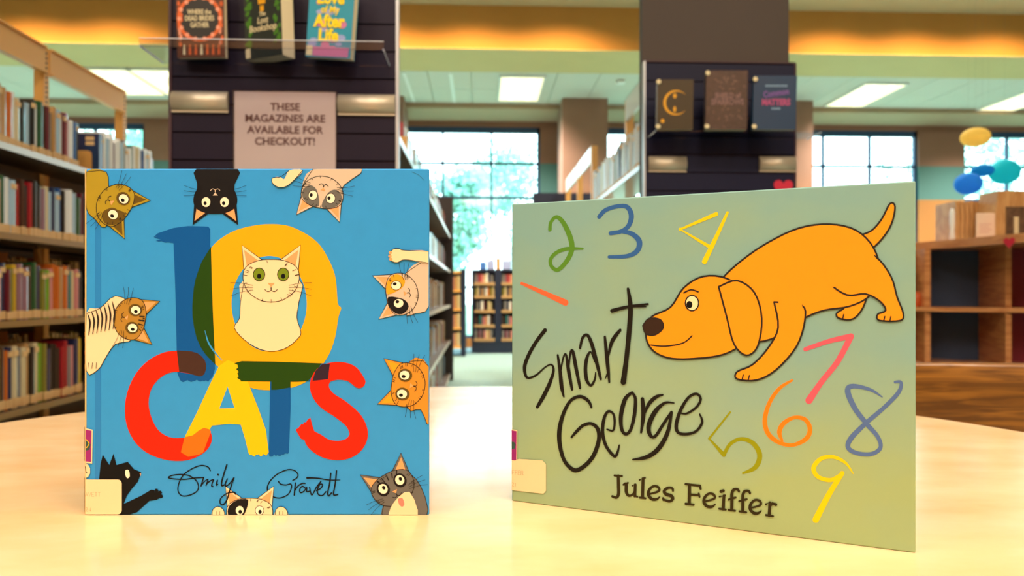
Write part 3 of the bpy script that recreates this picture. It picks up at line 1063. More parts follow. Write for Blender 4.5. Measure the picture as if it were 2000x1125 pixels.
lc, w = low_case(921, 1030, 2, 'low navy bookcase with five book-filled shelves below the window between the picture books', 1, 0)
a0 = lc.location.x - w
posts = [onY(921, 600, YD).x + 0.02, onY(973, 600, YD).x, onY(1030, 600, YD).x - 0.02]
for k, x in enumerate(posts):
    kid(box('post', x - (0.02 if k != 1 else 0.052), x + (0.02 if k != 1 else 0.052), YD - 0.005, YD + 0.34, 0.19, 1.285, M_navy), lc)
lev = [1.090, 0.885, 0.660, 0.430, 0.215]
for bay in range(2):
    xa, xb = posts[bay] + (0.022 if bay == 0 else 0.054), posts[bay + 1] - (0.054 if bay == 0 else 0.022)
    for i, z in enumerate(lev):
        kid(box('shelf', xa, xb, YD, YD + 0.33, z - 0.02, z, M_shelf), lc)
        kid(box('shelf_lip', xa, xb, YD - 0.008, YD - 0.001, z - 0.022, z + 0.022, mat('shelf_lip_tan', (176, 142, 98), 0.5)), lc)
        row('x', YD + 0.03, xa + 0.004, min(xb, onY(1012, 600, YD).x), z, 0, None or [['grey', 'mauve', 'crimson', 'pink', 'cream', 'white', 'navy blue', 'grey'], ['olive', 'cream', 'navy blue', 'tan', 'grey', 'white', 'orange'],
            ['black', 'grey', 'navy blue', 'white', 'maroon', 'black', 'cream', 'cream'], ['dark brown', 'black', 'teal', 'mauve', 'pink', 'tan', 'white'], ['grey', 'maroon', 'mauve', 'dark brown', 'pink', 'cream', 'tan']][i],
            (0.14, 0.175), (0.028, 0.045), 0.14,
            lambda n, c, h, bay=bay, i=i: '%s book, %s along %s shelf, %s bay of the low navy bookcase' % (c, nth(n), nth(i + 1), ['left', 'right'][bay]),
            'books in the low navy bookcase', parts=False, rnd=random.Random(100 + bay * 10 + i), stick=0)
# things standing on top of it
def px_box(name, px0, px1, py0, py1, Y, dep, m, label, cat, bevel=0.0, zb=None):
    a, b = onY(px0, py1, Y), onY(px1, py0, Y)
    return tag(box(name, a.x, b.x, Y, Y + dep, a.z if zb is None else zb, b.z, m, bevel=bevel), label, cat)


px_box('storage_bin', 937, 950, 511, 527, YD + 0.08, 0.12, mat('blue_plastic', (60, 110, 190), 0.4), 'small blue bin on the low navy bookcase', 'bin', 0.01, 1.315)
px_box('storage_bin', 951, 966, 508, 527, YD + 0.12, 0.18, mat('lavender_plastic', (150, 166, 214), 0.5), 'lavender bin beside the small blue bin on the low bookcase', 'bin', 0.01, 1.315)
px_box('magazine_file', 968.5, 978, 504, 527, YD + 0.05, 0.2, M_sand, 'tan magazine file on top of the low navy bookcase', 'magazine file', 0.004, 1.315)
px_box('storage_bin', 981, 998, 508, 527, YD + 0.12, 0.18, mat('lavender_plastic', (150, 166, 214), 0.5), 'lavender bin right of the tan magazine file on the low bookcase', 'bin', 0.01, 1.315)
# second low unit, seen end-on behind the middle run
u = thing('low_bookcase', 'low dark bookcase seen end-on just past the middle bookcase', 'bookcase', (0, 0, 0))
xa, xb, xc = onY(885, 600, 11.0).x, onY(900, 600, 11.0).x, onY(909, 600, 11.0).x
u.location = (xb, 11.0, 0)
kid(box('end_panel', xb, xc, 11.0, 11.7, 0.0, 1.30, M_navy), u)
kid(box('back_panel', xa - 0.3, xb, 11.4, 11.42, 0.1, 1.28, M_navy), u)
for z in (0.12, 0.40, 0.68, 0.96, 1.24):
    kid(box('shelf', xa - 0.3, xb, 11.0, 11.4, z, z + 0.03, M_metal), u)
for k, z in enumerate((0.15, 0.43, 0.71, 0.99)):
    for q, c in enumerate(('cream', 'tan', 'pink')):
        book((xb - 0.03 - q * 0.045, 11.03, z), 0.04, 0.15, 0.21 - 0.01 * q, 0, c, '%s book on the %s shelf up of the end-on low dark bookcase' % (c, nth(k + 1)), 'books in the end-on low bookcase', parts=False)
# brown box far right run top

# ---------------------------------------------------------------- curved children's bookcase at right
arc = [(1660, 4.42), (1750, 4.22), (1812, 4.10), (1890, 3.99), (1970, 3.90), (2060, 3.80), (2180, 3.68)]
arc2 = [(1668, 4.75), (1745, 4.42), (1812, 4.18), (1890, 3.93), (1970, 3.68), (2060, 3.48), (2180, 3.32)]


def cr(P, n):
    out = []
    for i in range(len(P) - 1):
        p0, p1, p2, p3 = P[max(i - 1, 0)], P[i], P[i + 1], P[min(i + 2, len(P) - 1)]
        for k in range(n):
            t = k / n
            out.append(tuple(0.5 * ((2 * b) + (-a + c) * t + (2 * a - 5 * b + 4 * c - d) * t * t + (-a + 3 * b - 3 * c + d) * t ** 3) for a, b, c, d in zip(p0, p1, p2, p3)))
    out.append(tuple(P[-1]))
    return out


front = [at(px, HZ, d) for px, d in cr(arc, 5)]
rim = [at(px, HZ, d) for px, d in cr(arc2, 5)]
back_dir = Vector((0.27, 1, 0)).normalized()


def curved(name, off0, off1, z0, z1, m, parent, i0=0, i1=None, use=None):
    i1 = len(front) if i1 is None else i1
    F_ = [p + back_dir * off0 for p in (use or front)[i0:i1]]
    B_ = [p + back_dir * off1 for p in front[i0:i1]]
    bm = BM()
    n = len(F_)
    V = [[bm.verts.new((p.x, p.y, z)) for p in P] for P in (F_, B_) for z in (z0, z1)]
    for i in range(n - 1):
        for a, b in ((0, 1), (1, 3), (3, 2), (2, 0)):
            f = bm.faces.new((V[a][i], V[a][i + 1], V[b][i + 1], V[b][i]))
    for i in (0, n - 1):
        bm.faces.new((V[0][i], V[1][i], V[3][i], V[2][i]))
    return kid(obj(name, bm, m), parent)


cs = thing('curved_bookcase', 'curved honey wood bookcase with blue and red backed cubbies at right', 'bookcase', (front[20].x, front[20].y + 0.2, 0))
ZT = 1.225
curved('worktop', 0, 0.45, ZT - 0.045, ZT, M_wood, cs, use=rim)
curved('plinth', 0.04, 0.36, 0.0, 0.175, M_dark, cs)
for z in (0.855, 0.545, 0.20):
    curved('shelf', -0.02, 0.40, z - 0.025, z, M_wood, cs)
M_bl = mat('cubby_blue_back', (44, 62, 92), 0.6)
M_rd = mat('cubby_red_back', (128, 16, 40), 0.6)
for (i0, i1, m) in ((0, 11, M_rd), (10, 21, M_bl), (20, 31, M_rd)):
    curved('back_panel', 0.36, 0.40, 0.20, ZT - 0.045, m, cs, i0, i1)
for i in (0, 10, 20, 30):
    p = front[i]
    q = p + back_dir * 0.36
    bm = BM()
    n = Vector((1, 0, 0)) * 0.016
    for (za, zb) in ((0.20, 0.52), (0.545, 0.83), (0.855, ZT - 0.046)):
        pts = [p - n, p + n, q + n, q - n]
        prism(bm, [(v.x, v.y) for v in pts], za + 0.0005, zb - 0.0005)
    kid(obj('divider', bm, M_wood), cs)
best = None
edge = rim
for e0, e1 in zip(edge, edge[1:]):
    for k in range(20):
        q = e0.lerp(e1, k / 20) - CAM
        px_ = 1000 + FPX * q.dot(RT) / q.dot(FW)
        if best is None or abs(px_ - 1971) < best[0]:
            best = (abs(px_ - 1971), q + CAM, math.atan2((e1 - e0).y, (e1 - e0).x))
heart('paper_heart', 'red paper heart stuck on the edge of the curved wood bookcase', (best[1].x - 0.0006, best[1].y - 0.0018, ZT - 0.04), 0.062, M_heart, best[2])
p = at(1799, 560, 4.16)
book((p.x, p.y + 0.12, 0.8555), 0.17, 0.03, 0.22, 0, 'dark brown', 'dark brown book face-out in the leftmost cubby of the curved bookcase', None, parts=False)
bm = BM()
lathe(bm, [(0.02, 0), (0.028, 0.012), (0.024, 0.03), (0.03, 0.05), (0.02, 0.075), (0.008, 0.085)], 16)
tag(obj('small_figurine', bm, C_or, loc=(p.x, p.y + 0.04, 0.8555)), 'small rounded orange ornament in the leftmost cubby of the curved bookcase', 'ornament')


def top_item(name, px0, px1, py0, d, dep, m, label, cat, bevel=0.003, yaw=0.0):
    a, b = at(px0, HZ, d), at(px1, HZ, d)
    h = at(px0, py0, d).z - ZT
    w = (b - a).length / 2
    c = (a + b) / 2
    bm = BM()
    bx(bm, -w, w, 0, dep, 0, h)
    return tag(obj(name, bm, m, bevel=bevel, loc=(c.x, c.y, ZT), rotz=-YAW + yaw), label, cat)


t = thing('magazine_file', 'pale oak magazine file holding upright papers on the curved bookcase', 'magazine file', at(1894, HZ, 4.15) * Vector((1, 1, 0)) if False else (at(1894, HZ, 4.15).x, at(1894, HZ, 4.15).y, ZT), -YAW)
w = 28 / FPX * 4.15
hh_ = at(1894, 392, 4.15).z - ZT
for k in range(6):
    x = -w + k * (2 * w / 6)
    box('folder', x + 0.002, x + 2 * w / 6 - 0.002, 0, 0.20, 0.006, hh_ - 0.004 * (k % 3), M_sand, t, bevel=0.003)
box('base', -w - 0.004, w + 0.004, -0.004, 0.205, 0, 0.006, M_wood, t)
top_item('bottle_blank', 1858, 1863, 402, 4.1, 0.015, M_white, 'x', 'x')
bpy.data.objects.remove(bpy.data.objects['bottle_blank'])
bm = BM()
lathe(bm, [(0.012, 0), (0.014, 0.01), (0.010, 0.06), (0.013, 0.10), (0.013, 0.16), (0.008, 0.178)], 16)
p = at(1860, HZ, 4.12)
tag(obj('white_vase', bm, M_white, loc=(p.x, p.y, ZT)), 'thin white bottle shaped vase left of the pale oak file on the curved bookcase', 'vase')
s = top_item('card_sign', 1907, 1944, 416, 3.90, 0.006, mat('pink_cream_card', (238, 206, 180), 0.6), 'small cream card with faint writing standing on the curved bookcase', 'card')
bm = BM()
for k in range(4):
    bx(bm, -0.035, 0.03 - 0.012 * (k % 2), -0.0006, 0, 0, 0.003)
    for v in list(bm.verts)[-8:]:
        v.co.z += 0.07 - k * 0.014
obj('printed_lines', bm, mat('faint_pink_print', (206, 140, 130), 0.6), s, loc=(0, 0, 0))
dd = thing('display_stand', 'tall tan wooden display stand with a dark picture front at the right photo edge', 'display stand', (at(1975, HZ, 3.95).x, at(1975, HZ, 3.95).y, ZT), -YAW)
hs = at(1975, 372, 3.95).z - ZT
bm = BM()
w = 0.10
prism(bm, [(-w, 0), (-w + 0.03, hs), (w, hs), (w, 0)], 0, 0.16)
for v in bm.verts:
    v.co = Vector((v.co.x, v.co.z, v.co.y))
obj('case', bm, M_sand, dd, bevel=0.003)
box('picture', -0.03, 0.09, -0.006, -0.001, 0.01, hs * 0.66, mat('dark_picture_front', (96, 72, 52), 0.4, noise=0.4, scale=30), dd)
box('picture_figure', 0.01, 0.035, -0.008, -0.006, 0.02, hs * 0.45, C_cr, dd)


# hanging paper lanterns
def paper(name, col):
    if name in MATS:
        return MATS[name]
    m = mat(name, col, 0.7, spec=0.2)
    nt = m.node_tree
    mx = nt.nodes.new('ShaderNodeMixShader')
    tl_ = nt.nodes.new('ShaderNodeBsdfTranslucent')
    tl_.inputs[0].default_value = lin(col)
    out = nt.nodes['Material Output']
    mx.inputs[0].default_value = 0.55
    nt.links.new(nt.nodes['Principled BSDF'].outputs[0], mx.inputs[1])
    nt.links.new(tl_.outputs[0], mx.inputs[2])
    nt.links.new(mx.outputs[0], out.inputs[0])
    return m


def lantern(px, py, d, rx, rz, m, label, up=1.2, mzn=None):
    P = at(px, py, d)
    s = d / FPX
    t = thing('paper_lantern', label, 'paper lantern', (P.x, P.y, P.z - rz * s), group='paper lanterns hanging over the curved bookcase')
    bm = BM()
    N = 18
    prof = []
    for k in range(N + 1):
        a = math.pi * k / N
        r = math.sin(a) * rx * s * (1 + (0.025 if k % 2 else 0))
        prof.append((max(r, 0.006), rz * s * (1 - math.cos(a))))
    lathe(bm, prof, 28)
    obj('shade', bm, m, t)
    bm = BM()
    tube(bm, (0, 0, 2 * rz * s), (0, 0, ZU - P.z + rz * s), 0.0003, 4)
    obj('string', bm, mat('grey_thread', (140, 136, 120), 0.8), t)
    return t


lantern(1905, 268, 4.6, 26, 18.5, paper('yellow_paper', (255, 228, 140)), 'yellow oval paper lantern, highest of the hanging lanterns')
lantern(1962, 336, 4.9, 27, 24, paper('cyan_paper', (40, 216, 232)), 'large cyan paper lantern hanging before the right window')
lantern(1919, 333, 4.7, 20, 12, paper('azure_paper', (30, 166, 232)), 'flattened azure paper lantern between the cyan and the blue one')
lantern(1891, 359, 4.5, 24.5, 21, paper('blue_paper', (60, 168, 250)), 'blue paper lantern, lowest and leftmost of the hanging group')
lantern(1931, 405, 5.2, 12, 10, paper('cyan_paper', (40, 216, 232)), 'small cyan paper lantern partly hidden behind the card on the curved bookcase')

# ---------------------------------------------------------------- table
M_top = mat('cream_laminate', (247, 211, 164), 0.24, coat=0.35, col2=(241, 192, 135), scale=5, stretch=(1.6, 3.2, 1))
TC, TR = (-0.01, 0.66), 0.745
tb = thing('round_table', 'large round table with mottled cream laminate top under the two picture books', 'table', (TC[0], TC[1], 0))
bm = BM()
lathe(bm, [(TR - 0.012, 0), (TR - 0.002, 0.004), (TR, 0.012), (TR, 0.024), (TR - 0.003, 0.030)], 128)
obj('table_top', bm, M_top, tb, loc=(0, 0, 0.72))
bm = BM()
lathe(bm, [(TR, 0.001), (TR + 0.003, 0.004), (TR + 0.003, 0.026), (TR, 0.0285)], 128)
obj('edge_band', bm, mat('edge_band_tan', (200, 160, 104), 0.4), tb, loc=(0, 0, 0.72))
bm = BM()
lathe(bm, [(0.06, 0), (0.045, 0.1), (0.045, 0.60), (0.12, 0.665)], 24)
obj('pedestal', bm, M_dark, tb, loc=(0, 0, 0.05))
for k in range(4):
    bm = BM()
    bx(bm, 0.03, 0.42, -0.03, 0.03, 0, 0.05)
    obj('foot', bm, M_dark, tb, bevel=0.01, loc=(0, 0, 0.0), rotz=R_(45 + 90 * k))

# ---------------------------------------------------------------- chair
ch = thing('chair', 'wooden chair with a broad curved oak back pulled up to the right of the table', 'chair', (0.86, 1.17, 0), R_(-12))
bm = BM()
N = 16
H0, H1 = 0.56, 0.807
grid = []
for j, z in enumerate((H0, H0 + 0.01, 0.62, 0.68, 0.74, H1 - 0.006, H1)):
    rowv = []
    for side in (0, 1):
        for i in range(N + 1):
            u_ = -1 + 2 * i / N
            th = 0.010 if 0 < j < 6 else 0.007
            y = 0.06 - 0.085 * u_ * u_ + 0.02 * (z - H0)
            rowv.append(bm.verts.new((u_ * 0.27, y + (th if side else -th), z)))
    grid.append(rowv)
for a, b in zip(grid, grid[1:]):
    for i in range(N):
        bm.faces.new((a[i], a[i + 1], b[i + 1], b[i])).smooth = True
        bm.faces.new((a[N + 1 + i + 1], a[N + 1 + i], b[N + 1 + i], b[N + 1 + i + 1])).smooth = True
    bm.faces.new((a[0], b[0], b[N + 1], a[N + 1]))
    bm.faces.new((a[N], a[2 * N + 1], b[2 * N + 1], b[N]))
for r_ in (grid[0], grid[-1]):
    for i in range(N):
        bm.faces.new((r_[i], r_[i + 1], r_[N + 2 + i], r_[N + 1 + i]))
obj('backrest', bm, M_oak, ch)
bm = BM()
pts = []
for k in range(24):
    a = 2 * math.pi * k / 24
    c_, s_ = math.cos(a), math.sin(a)
    pts.append((0.22 * abs(c_) ** 0.6 * (1 if c_ > 0 else -1), -0.17 + 0.2 * abs(s_) ** 0.6 * (1 if s_ > 0 else -1)))
prism(bm, pts, 0.43, 0.455)
obj('seat', bm, M_oak, ch, bevel=0.006)
for sx_ in (-1, 1):
    bm = BM()
    tube(bm, (sx_ * 0.19, -0.33, 0), (sx_ * 0.17, -0.30, 0.43), 0.016, 12)
    obj('leg', bm, M_oak, ch)
    bm = BM()
    tube(bm, (sx_ * 0.20, 0.10, 0), (sx_ * 0.19, 0.052, 0.60), 0.016, 12)
    obj('leg', bm, M_oak, ch)
for k, (xx, zz) in enumerate(((0.06, 0.745), (0.155, 0.733))):
    bm = BM()
    lathe(bm, [(0.004, -0.001), (0.0045, 0), (0.003, 0.0015)], 12)
    for v in bm.verts:
        v.co = Vector((v.co.x, -v.co.z, v.co.y))
    u_ = xx / 0.27
    obj('plug', bm, M_dark, ch, loc=(xx, 0.06 - 0.085 * u_ * u_ + 0.02 * (zz - H0) - 0.0105, zz))
#PICTURE_BOOKS
# ---------------------------------------------------------------- picture books
ZT0 = 0.7501


class Plane:
    """a book's front cover: local x runs along its width, z up, -y out of the cover"""
    def __init__(self, O, xdir):
        self.O = Vector(O)
        self.x = Vector((xdir.x, xdir.y, 0)).normalized()
        self.n = Vector((self.x.y, -self.x.x, 0))
        self.rz = math.atan2(self.x.y, self.x.x)

    def loc(self, px, py):
        D = ray(px, py)
        s = (self.O - CAM).dot(self.n) / D.dot(self.n)
        p = CAM + D * s - self.O
        return (p.dot(self.x), p.z)


class Print:
    """flat printed art: thin ink layers lying on the cover board"""
    STEP = 8e-6

    def __init__(self, plane, parent, name, base=0.00015, org=(0, 0), sc=1.0, clip=None):
        self.pl, self.parent, self.name = plane, parent, name
        self.bm, self.mats, self.y = bmesh.new(), [], base
        self.org, self.sc, self.clip = org, sc, clip

    def frame(self, ox, oy, s):
        self.org, self.sc = (ox, oy), s
        return self

    def px(self, p):
        return (self.org[0] + p[0] / self.sc, self.org[1] + p[1] / self.sc)

    def mi(self, m):
        if m not in self.mats:
            self.mats.append(m)
        return self.mats.index(m)

    def face(self, P, k):
        if self.clip:
            x0, x1, z0, z1 = self.clip
            for ax, lim, sg in ((0, x0, 1), (0, x1, -1), (1, z0, 1), (1, z1, -1)):
                out = []
                for i in range(len(P)):
                    a, b = P[i - 1], P[i]
                    ia, ib = (a[ax] - lim) * sg >= 0, (b[ax] - lim) * sg >= 0
                    if ia != ib:
                        t = (lim - a[ax]) / (b[ax] - a[ax])
                        out.append((a[0] + (b[0] - a[0]) * t, a[1] + (b[1] - a[1]) * t))
                    if ib:
                        out.append(b)
                P = out
                if len(P) < 3:
                    return
        try:
            self.bm.faces.new([self.bm.verts.new((p[0], -self.y, p[1])) for p in P]).material_index = k
        except ValueError:
            pass

    def poly(self, pts, m, smooth=0):
        if smooth:
            pts = closed(pts, smooth)
        P = [self.pl.loc(*self.px(p)) for p in pts]
        k = self.mi(m)
        self.y += self.STEP
        for t in tessellate_polygon([[Vector((p[0], p[1], 0)) for p in P]]):
            self.face([P[i] for i in t], k)

    def stroke(self, pts, w, m, smooth=5, taper=None):
        """w in photo pixels, one value or one per point"""
        n = len(pts)
        ws = list(w) if isinstance(w, (list, tuple)) else [w] * n
        if taper:
            ws = [x * (taper if i in (0, n - 1) else 1) for i, x in enumerate(ws)]
        Q = [(p[0], p[1], q) for p, q in zip([self.px(p) for p in pts], ws)]
        if smooth and n > 2:
            Q = cr(Q, smooth)
        k = self.mi(m)
        self.y += self.STEP
        L = []
        for i, q in enumerate(Q):
            a, b = Q[max(i - 1, 0)], Q[min(i + 1, len(Q) - 1)]
            dx, dy = b[0] - a[0], b[1] - a[1]
            d = math.hypot(dx, dy) or 1
            nx, ny = -dy / d * q[2] / 2, dx / d * q[2] / 2
            L.append((self.pl.loc(q[0] + nx, q[1] + ny), self.pl.loc(q[0] - nx, q[1] - ny)))
        for a, b in zip(L, L[1:]):
            self.y += 5e-7
            self.face([a[0], b[0], b[1], a[1]], k)
        caps = [Q[0], Q[-1]] + ([] if smooth else Q[1:-1])
        for q in caps:
            if q[2] > 1.2:
                self.y += 2e-6
                self.face([self.pl.loc(q[0] + q[2] / 2 * math.cos(t * math.pi / 6), q[1] + q[2] / 2 * math.sin(t * math.pi / 6)) for t in range(12)], k)

    def done(self, label=None):
        me = bpy.data.meshes.new(self.name)
        bmesh.ops.recalc_face_normals(self.bm, faces=self.bm.faces)
        for f in self.bm.faces:
            if f.normal.y > 0:
                f.normal_flip()
        self.bm.to_mesh(me)
        self.bm.free()
        for m in self.mats:
            me.materials.append(m)
        o = bpy.data.objects.new(self.name, me)
        COL.objects.link(o)
        o.parent = self.parent
        if label:
            o['label'] = label
        return o


def closed(pts, n):
    out = []
    N = len(pts)
    for i in range(N):
        p0, p1, p2, p3 = pts[i - 1], pts[i], pts[(i + 1) % N], pts[(i + 2) % N]
        for k in range(n):
            t = k / n
            out.append(tuple(0.5 * ((2 * b) + (-a + c) * t + (2 * a - 5 * b + 4 * c - d) * t * t + (-a + 3 * b - 3 * c + d) * t ** 3) for a, b, c, d in zip(p0, p1, p2, p3)))
    return out


def ink(name, col, rough=0.55):
    return mat('ink_' + name, col, rough, spec=0.18)


I_black = ink('black', (8, 9, 11))
I_line = ink('outline', (40, 34, 28))
I_blue = ink('letter_blue', (0, 84, 158))
I_yel = ink('letter_gold', (236, 168, 6))
I_yel2 = ink('letter_bright_gold', (255, 190, 6))
I_red = ink('letter_red', (226, 34, 4))
I_green = ink('overprint_green', (30, 66, 4))
I_dbr = ink('overprint_dark', (66, 42, 34))
I_dpu = ink('overprint_purple', (46, 30, 46))
I_oran = ink('overprint_orange', (246, 110, 18))
I_sky = mat('cover_sky_blue', (46, 148, 218), 0.5, coat=0.05, spec=0.3, noise=0.02, scale=90)
I_cream = ink('cream_fur', (246, 214, 168))
I_must = ink('mustard_fur', (166, 142, 36))
I_musd = ink('dark_mustard_fur', (98, 76, 22))
I_grey = ink('grey_fur', (104, 102, 96))
I_lgrey = ink('light_grey_fur', (206, 186, 162))
I_coal = ink('coal_fur', (20, 18, 20))
I_tab = ink('tabby_gold_fur', (172, 128, 48))
I_ging = ink('ginger_fur', (206, 140, 44))
I_amb = ink('amber_fur', (226, 160, 30))
I_ear = ink('inner_ear', (236, 162, 104))
I_eye = ink('eye_white', (250, 232, 202))
I_geye = ink('eye_green', (112, 134, 26))

# --- book one: blue square picture book, cover square-on to the camera
DC = 0.585
O1 = CAM + FW * DC + RT * ((168 - 1000) / FPX * DC)
O1.z = ZT0
pc = Plane(O1, RT)
W1, H1_ = 670 / FPX * DC, 676 / FPX * DC
cb = thing('picture_book', 'square sky blue picture book with ten in overprinted letters and cats peeping in, standing left', 'book', O1, pc.rz)
M_board = mat('cover_board_edge', (226, 190, 130), 0.5)


def board(name, w, h, th, m, parent, loc=(0, 0, 0), rz=0.0, bev=0.0009):
    bm = BM()
    bx(bm, 0, w, 0, th, 0, h)
    return obj(name, bm, m, parent, bevel=bev, loc=loc, rotz=rz)


board('front_cover', W1, H1_, 0.003, I_sky, cb)
M_spine = mat('spine_cream', (238, 200, 130), 0.4, coat=0.3)
SPX, SPY = -0.0035, 0.012
bm = BM()
prism(bm, [(0.0, 0.0002), (0.0012, 0.0026), (SPX + 0.002, SPY), (SPX - 0.0004, SPY), (-0.0028, 0.0045), (-0.0016, 0.0012)], 0.0004, H1_ - 0.0004)
spn = obj('spine', bm, M_spine, cb)
board('back_cover', W1, H1_, 0.003, I_sky, cb, loc=(SPX, SPY, 0), rz=R_(16))
bm = BM()
a_, c_ = math.cos(R_(16)), math.sin(R_(16))
L = W1 - 0.006
prism(bm, [(0.001, 0.006), (L * math.cos(R_(13.6)), 0.006 + L * math.sin(R_(13.6))), (SPX + L * a_ + 0.001, SPY + L * c_ - 0.0005), (SPX + 0.002, SPY - 0.0005)], 0.002, H1_ - 0.003)
obj('page_block', bm, M_page, cb)
# joint crease along the spine: flat strip, the groove's shade put into a darker blue
g = Print(pc, cb, 'joint_crease_shade')
g.poly([(186, 334), (197, 334), (197, 1008), (186, 1008)], mat('cover_sky_blue_shaded', (36, 128, 200), 0.45, coat=0.05, spec=0.3))
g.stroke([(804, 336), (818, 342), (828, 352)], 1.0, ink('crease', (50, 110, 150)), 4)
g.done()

CL1 = (0, W1, 0, H1_)
p = Print(pc, cb, 'title_lettering', clip=CL1).frame(240, 430, 2.344)
def rag(a, b_, n, amp, seed=1):
    """ragged dry-brush edge from a to b_"""
    r0 = random.Random(seed)
    dx, dy = b_[0] - a[0], b_[1] - a[1]
    d = math.hypot(dx, dy)
    return [(a[0] + dx * k / n - dy / d * amp * r0.uniform(-1, 1), a[1] + dy * k / n + dx / d * amp * r0.uniform(-1, 1)) for k in range(n + 1)]


one = [(140, 78), (160, 60), (232, 36), (300, 27), (392, 30), (400, 42), (400, 120), (415, 480), (422, 680), (410, 718)] + rag((398, 735), (262, 736), 16, 5, 2) + [(250, 700), (247, 600), (240, 300), (232, 105)] + rag((222, 104), (150, 94), 5, 3, 3) + [(175, 88), (142, 80), (168, 72)]
p.poly(one, I_blue)
zero = [(410, 120), (455, 80), (520, 45), (600, 25), (680, 18), (765, 28), (850, 70), (905, 118), (950, 195), (975, 270), (984, 380), (1000, 402), (988, 440), (972, 535), (945, 612), (900, 680), (850, 733), (780, 765), (700, 778), (620, 775), (560, 757), (500, 725), (430, 665), (380, 612), (340, 540), (322, 440), (324, 350), (336, 270), (364, 190)]
p.poly(zero, I_yel, smooth=3)
p.poly([(670 + 172 * math.cos(t * math.pi / 18), 383 + (218 if math.sin(t * math.pi / 18) > 0 else 219) * math.sin(t * math.pi / 18)) for t in range(36)], I_sky, smooth=2)
p.poly([(404, 121), (382, 156), (361, 190), (346, 230), (333, 270), (325, 310), (321, 350), (318, 395), (319, 440), (326, 492), (338, 541), (356, 580), (378, 614), (402, 640), (424, 662), (420, 580), (415, 480), (408, 300)], I_green)
p.stroke([(376, 505), (392, 560), (425, 610), (455, 642)], [1, 3, 3, 1], I_sky)
Cc = [(250, 598), (190, 605), (120, 640), (60, 702), (20, 790), (10, 880), (25, 960), (68, 1030), (130, 1075), (215, 1100), (300, 1098), (368, 1067), (400, 1030), (408, 992), (395, 960), (372, 950), (348, 963), (320, 985), (270, 997), (210, 992), (160, 958), (130, 900), (118, 840), (128, 780), (160, 732), (205, 702), (260, 695), (350, 712), (372, 700), (378, 660), (358, 625), (310, 603)]
p.poly(Cc, I_red, smooth=3)
p.poly([(247, 596), (312, 600), (342, 609), (362, 624), (376, 642), (382, 662), (381, 684), (374, 704), (362, 714), (348, 715), (300, 701), (258, 694)], I_dbr)
A = [(440, 668), (400, 750), (340, 880), (285, 990), (266, 1062), (300, 1080), (350, 1070), (366, 1060), (402, 950), (410, 940), (490, 932), (540, 936), (560, 1000), (575, 1065)] + rag((582, 1080), (664, 1072), 12, 7, 4) + [(668, 1064), (655, 960), (620, 860), (580, 760), (560, 700), (530, 660), (480, 640)]
p.poly(A, I_yel2)
p.poly([(480, 762), (442, 862), (512, 860)], I_sky)
p.poly([(266, 1062), (285, 993), (320, 985), (348, 963), (372, 950), (398, 958), (404, 968), (368, 1063), (350, 1073), (300, 1083)], I_oran)
p.poly([(675, 737), (768, 737), (768, 860), (760, 1062)] + rag((756, 1072), (672, 1078), 12, 6, 5) + [(668, 1066), (672, 900)], I_blue)
p.poly([(510, 655), (545, 645), (700, 648), (910, 655), (880, 702), (846, 738), (790, 740), (540, 738)] + rag((535, 735), (518, 655), 12, 9, 6), I_green)
p.poly([(680, 736), (768, 736), (768, 766), (700, 777), (680, 777)], I_green)
p.poly([(910, 655), (948, 658), (942, 728), (880, 737), (846, 739), (880, 702)], I_blue)
p.stroke([(1082, 740), (1040, 700), (975, 690), (918, 712), (900, 765), (930, 820), (1000, 868), (1058, 920), (1080, 980), (1055, 1030), (1000, 1053), (930, 1045), (872, 1005), (845, 960)],
         [25, 33, 35, 36, 37, 37, 37, 36, 36, 37, 38, 37, 34, 14], I_red, 7)
p.poly([(1060, 675), (1090, 700), (1095, 722), (1080, 768), (1030, 735)], I_red)
p.poly(rag((793, 962), (860, 902), 12, 6, 7) + [(868, 940), (880, 975), (850, 1012), (815, 1000)], I_red)
p.poly([(912, 660), (948, 656), (940, 728), (868, 736), (882, 690)], I_dpu)
p.done('large brush letters in blue, gold, red and green')

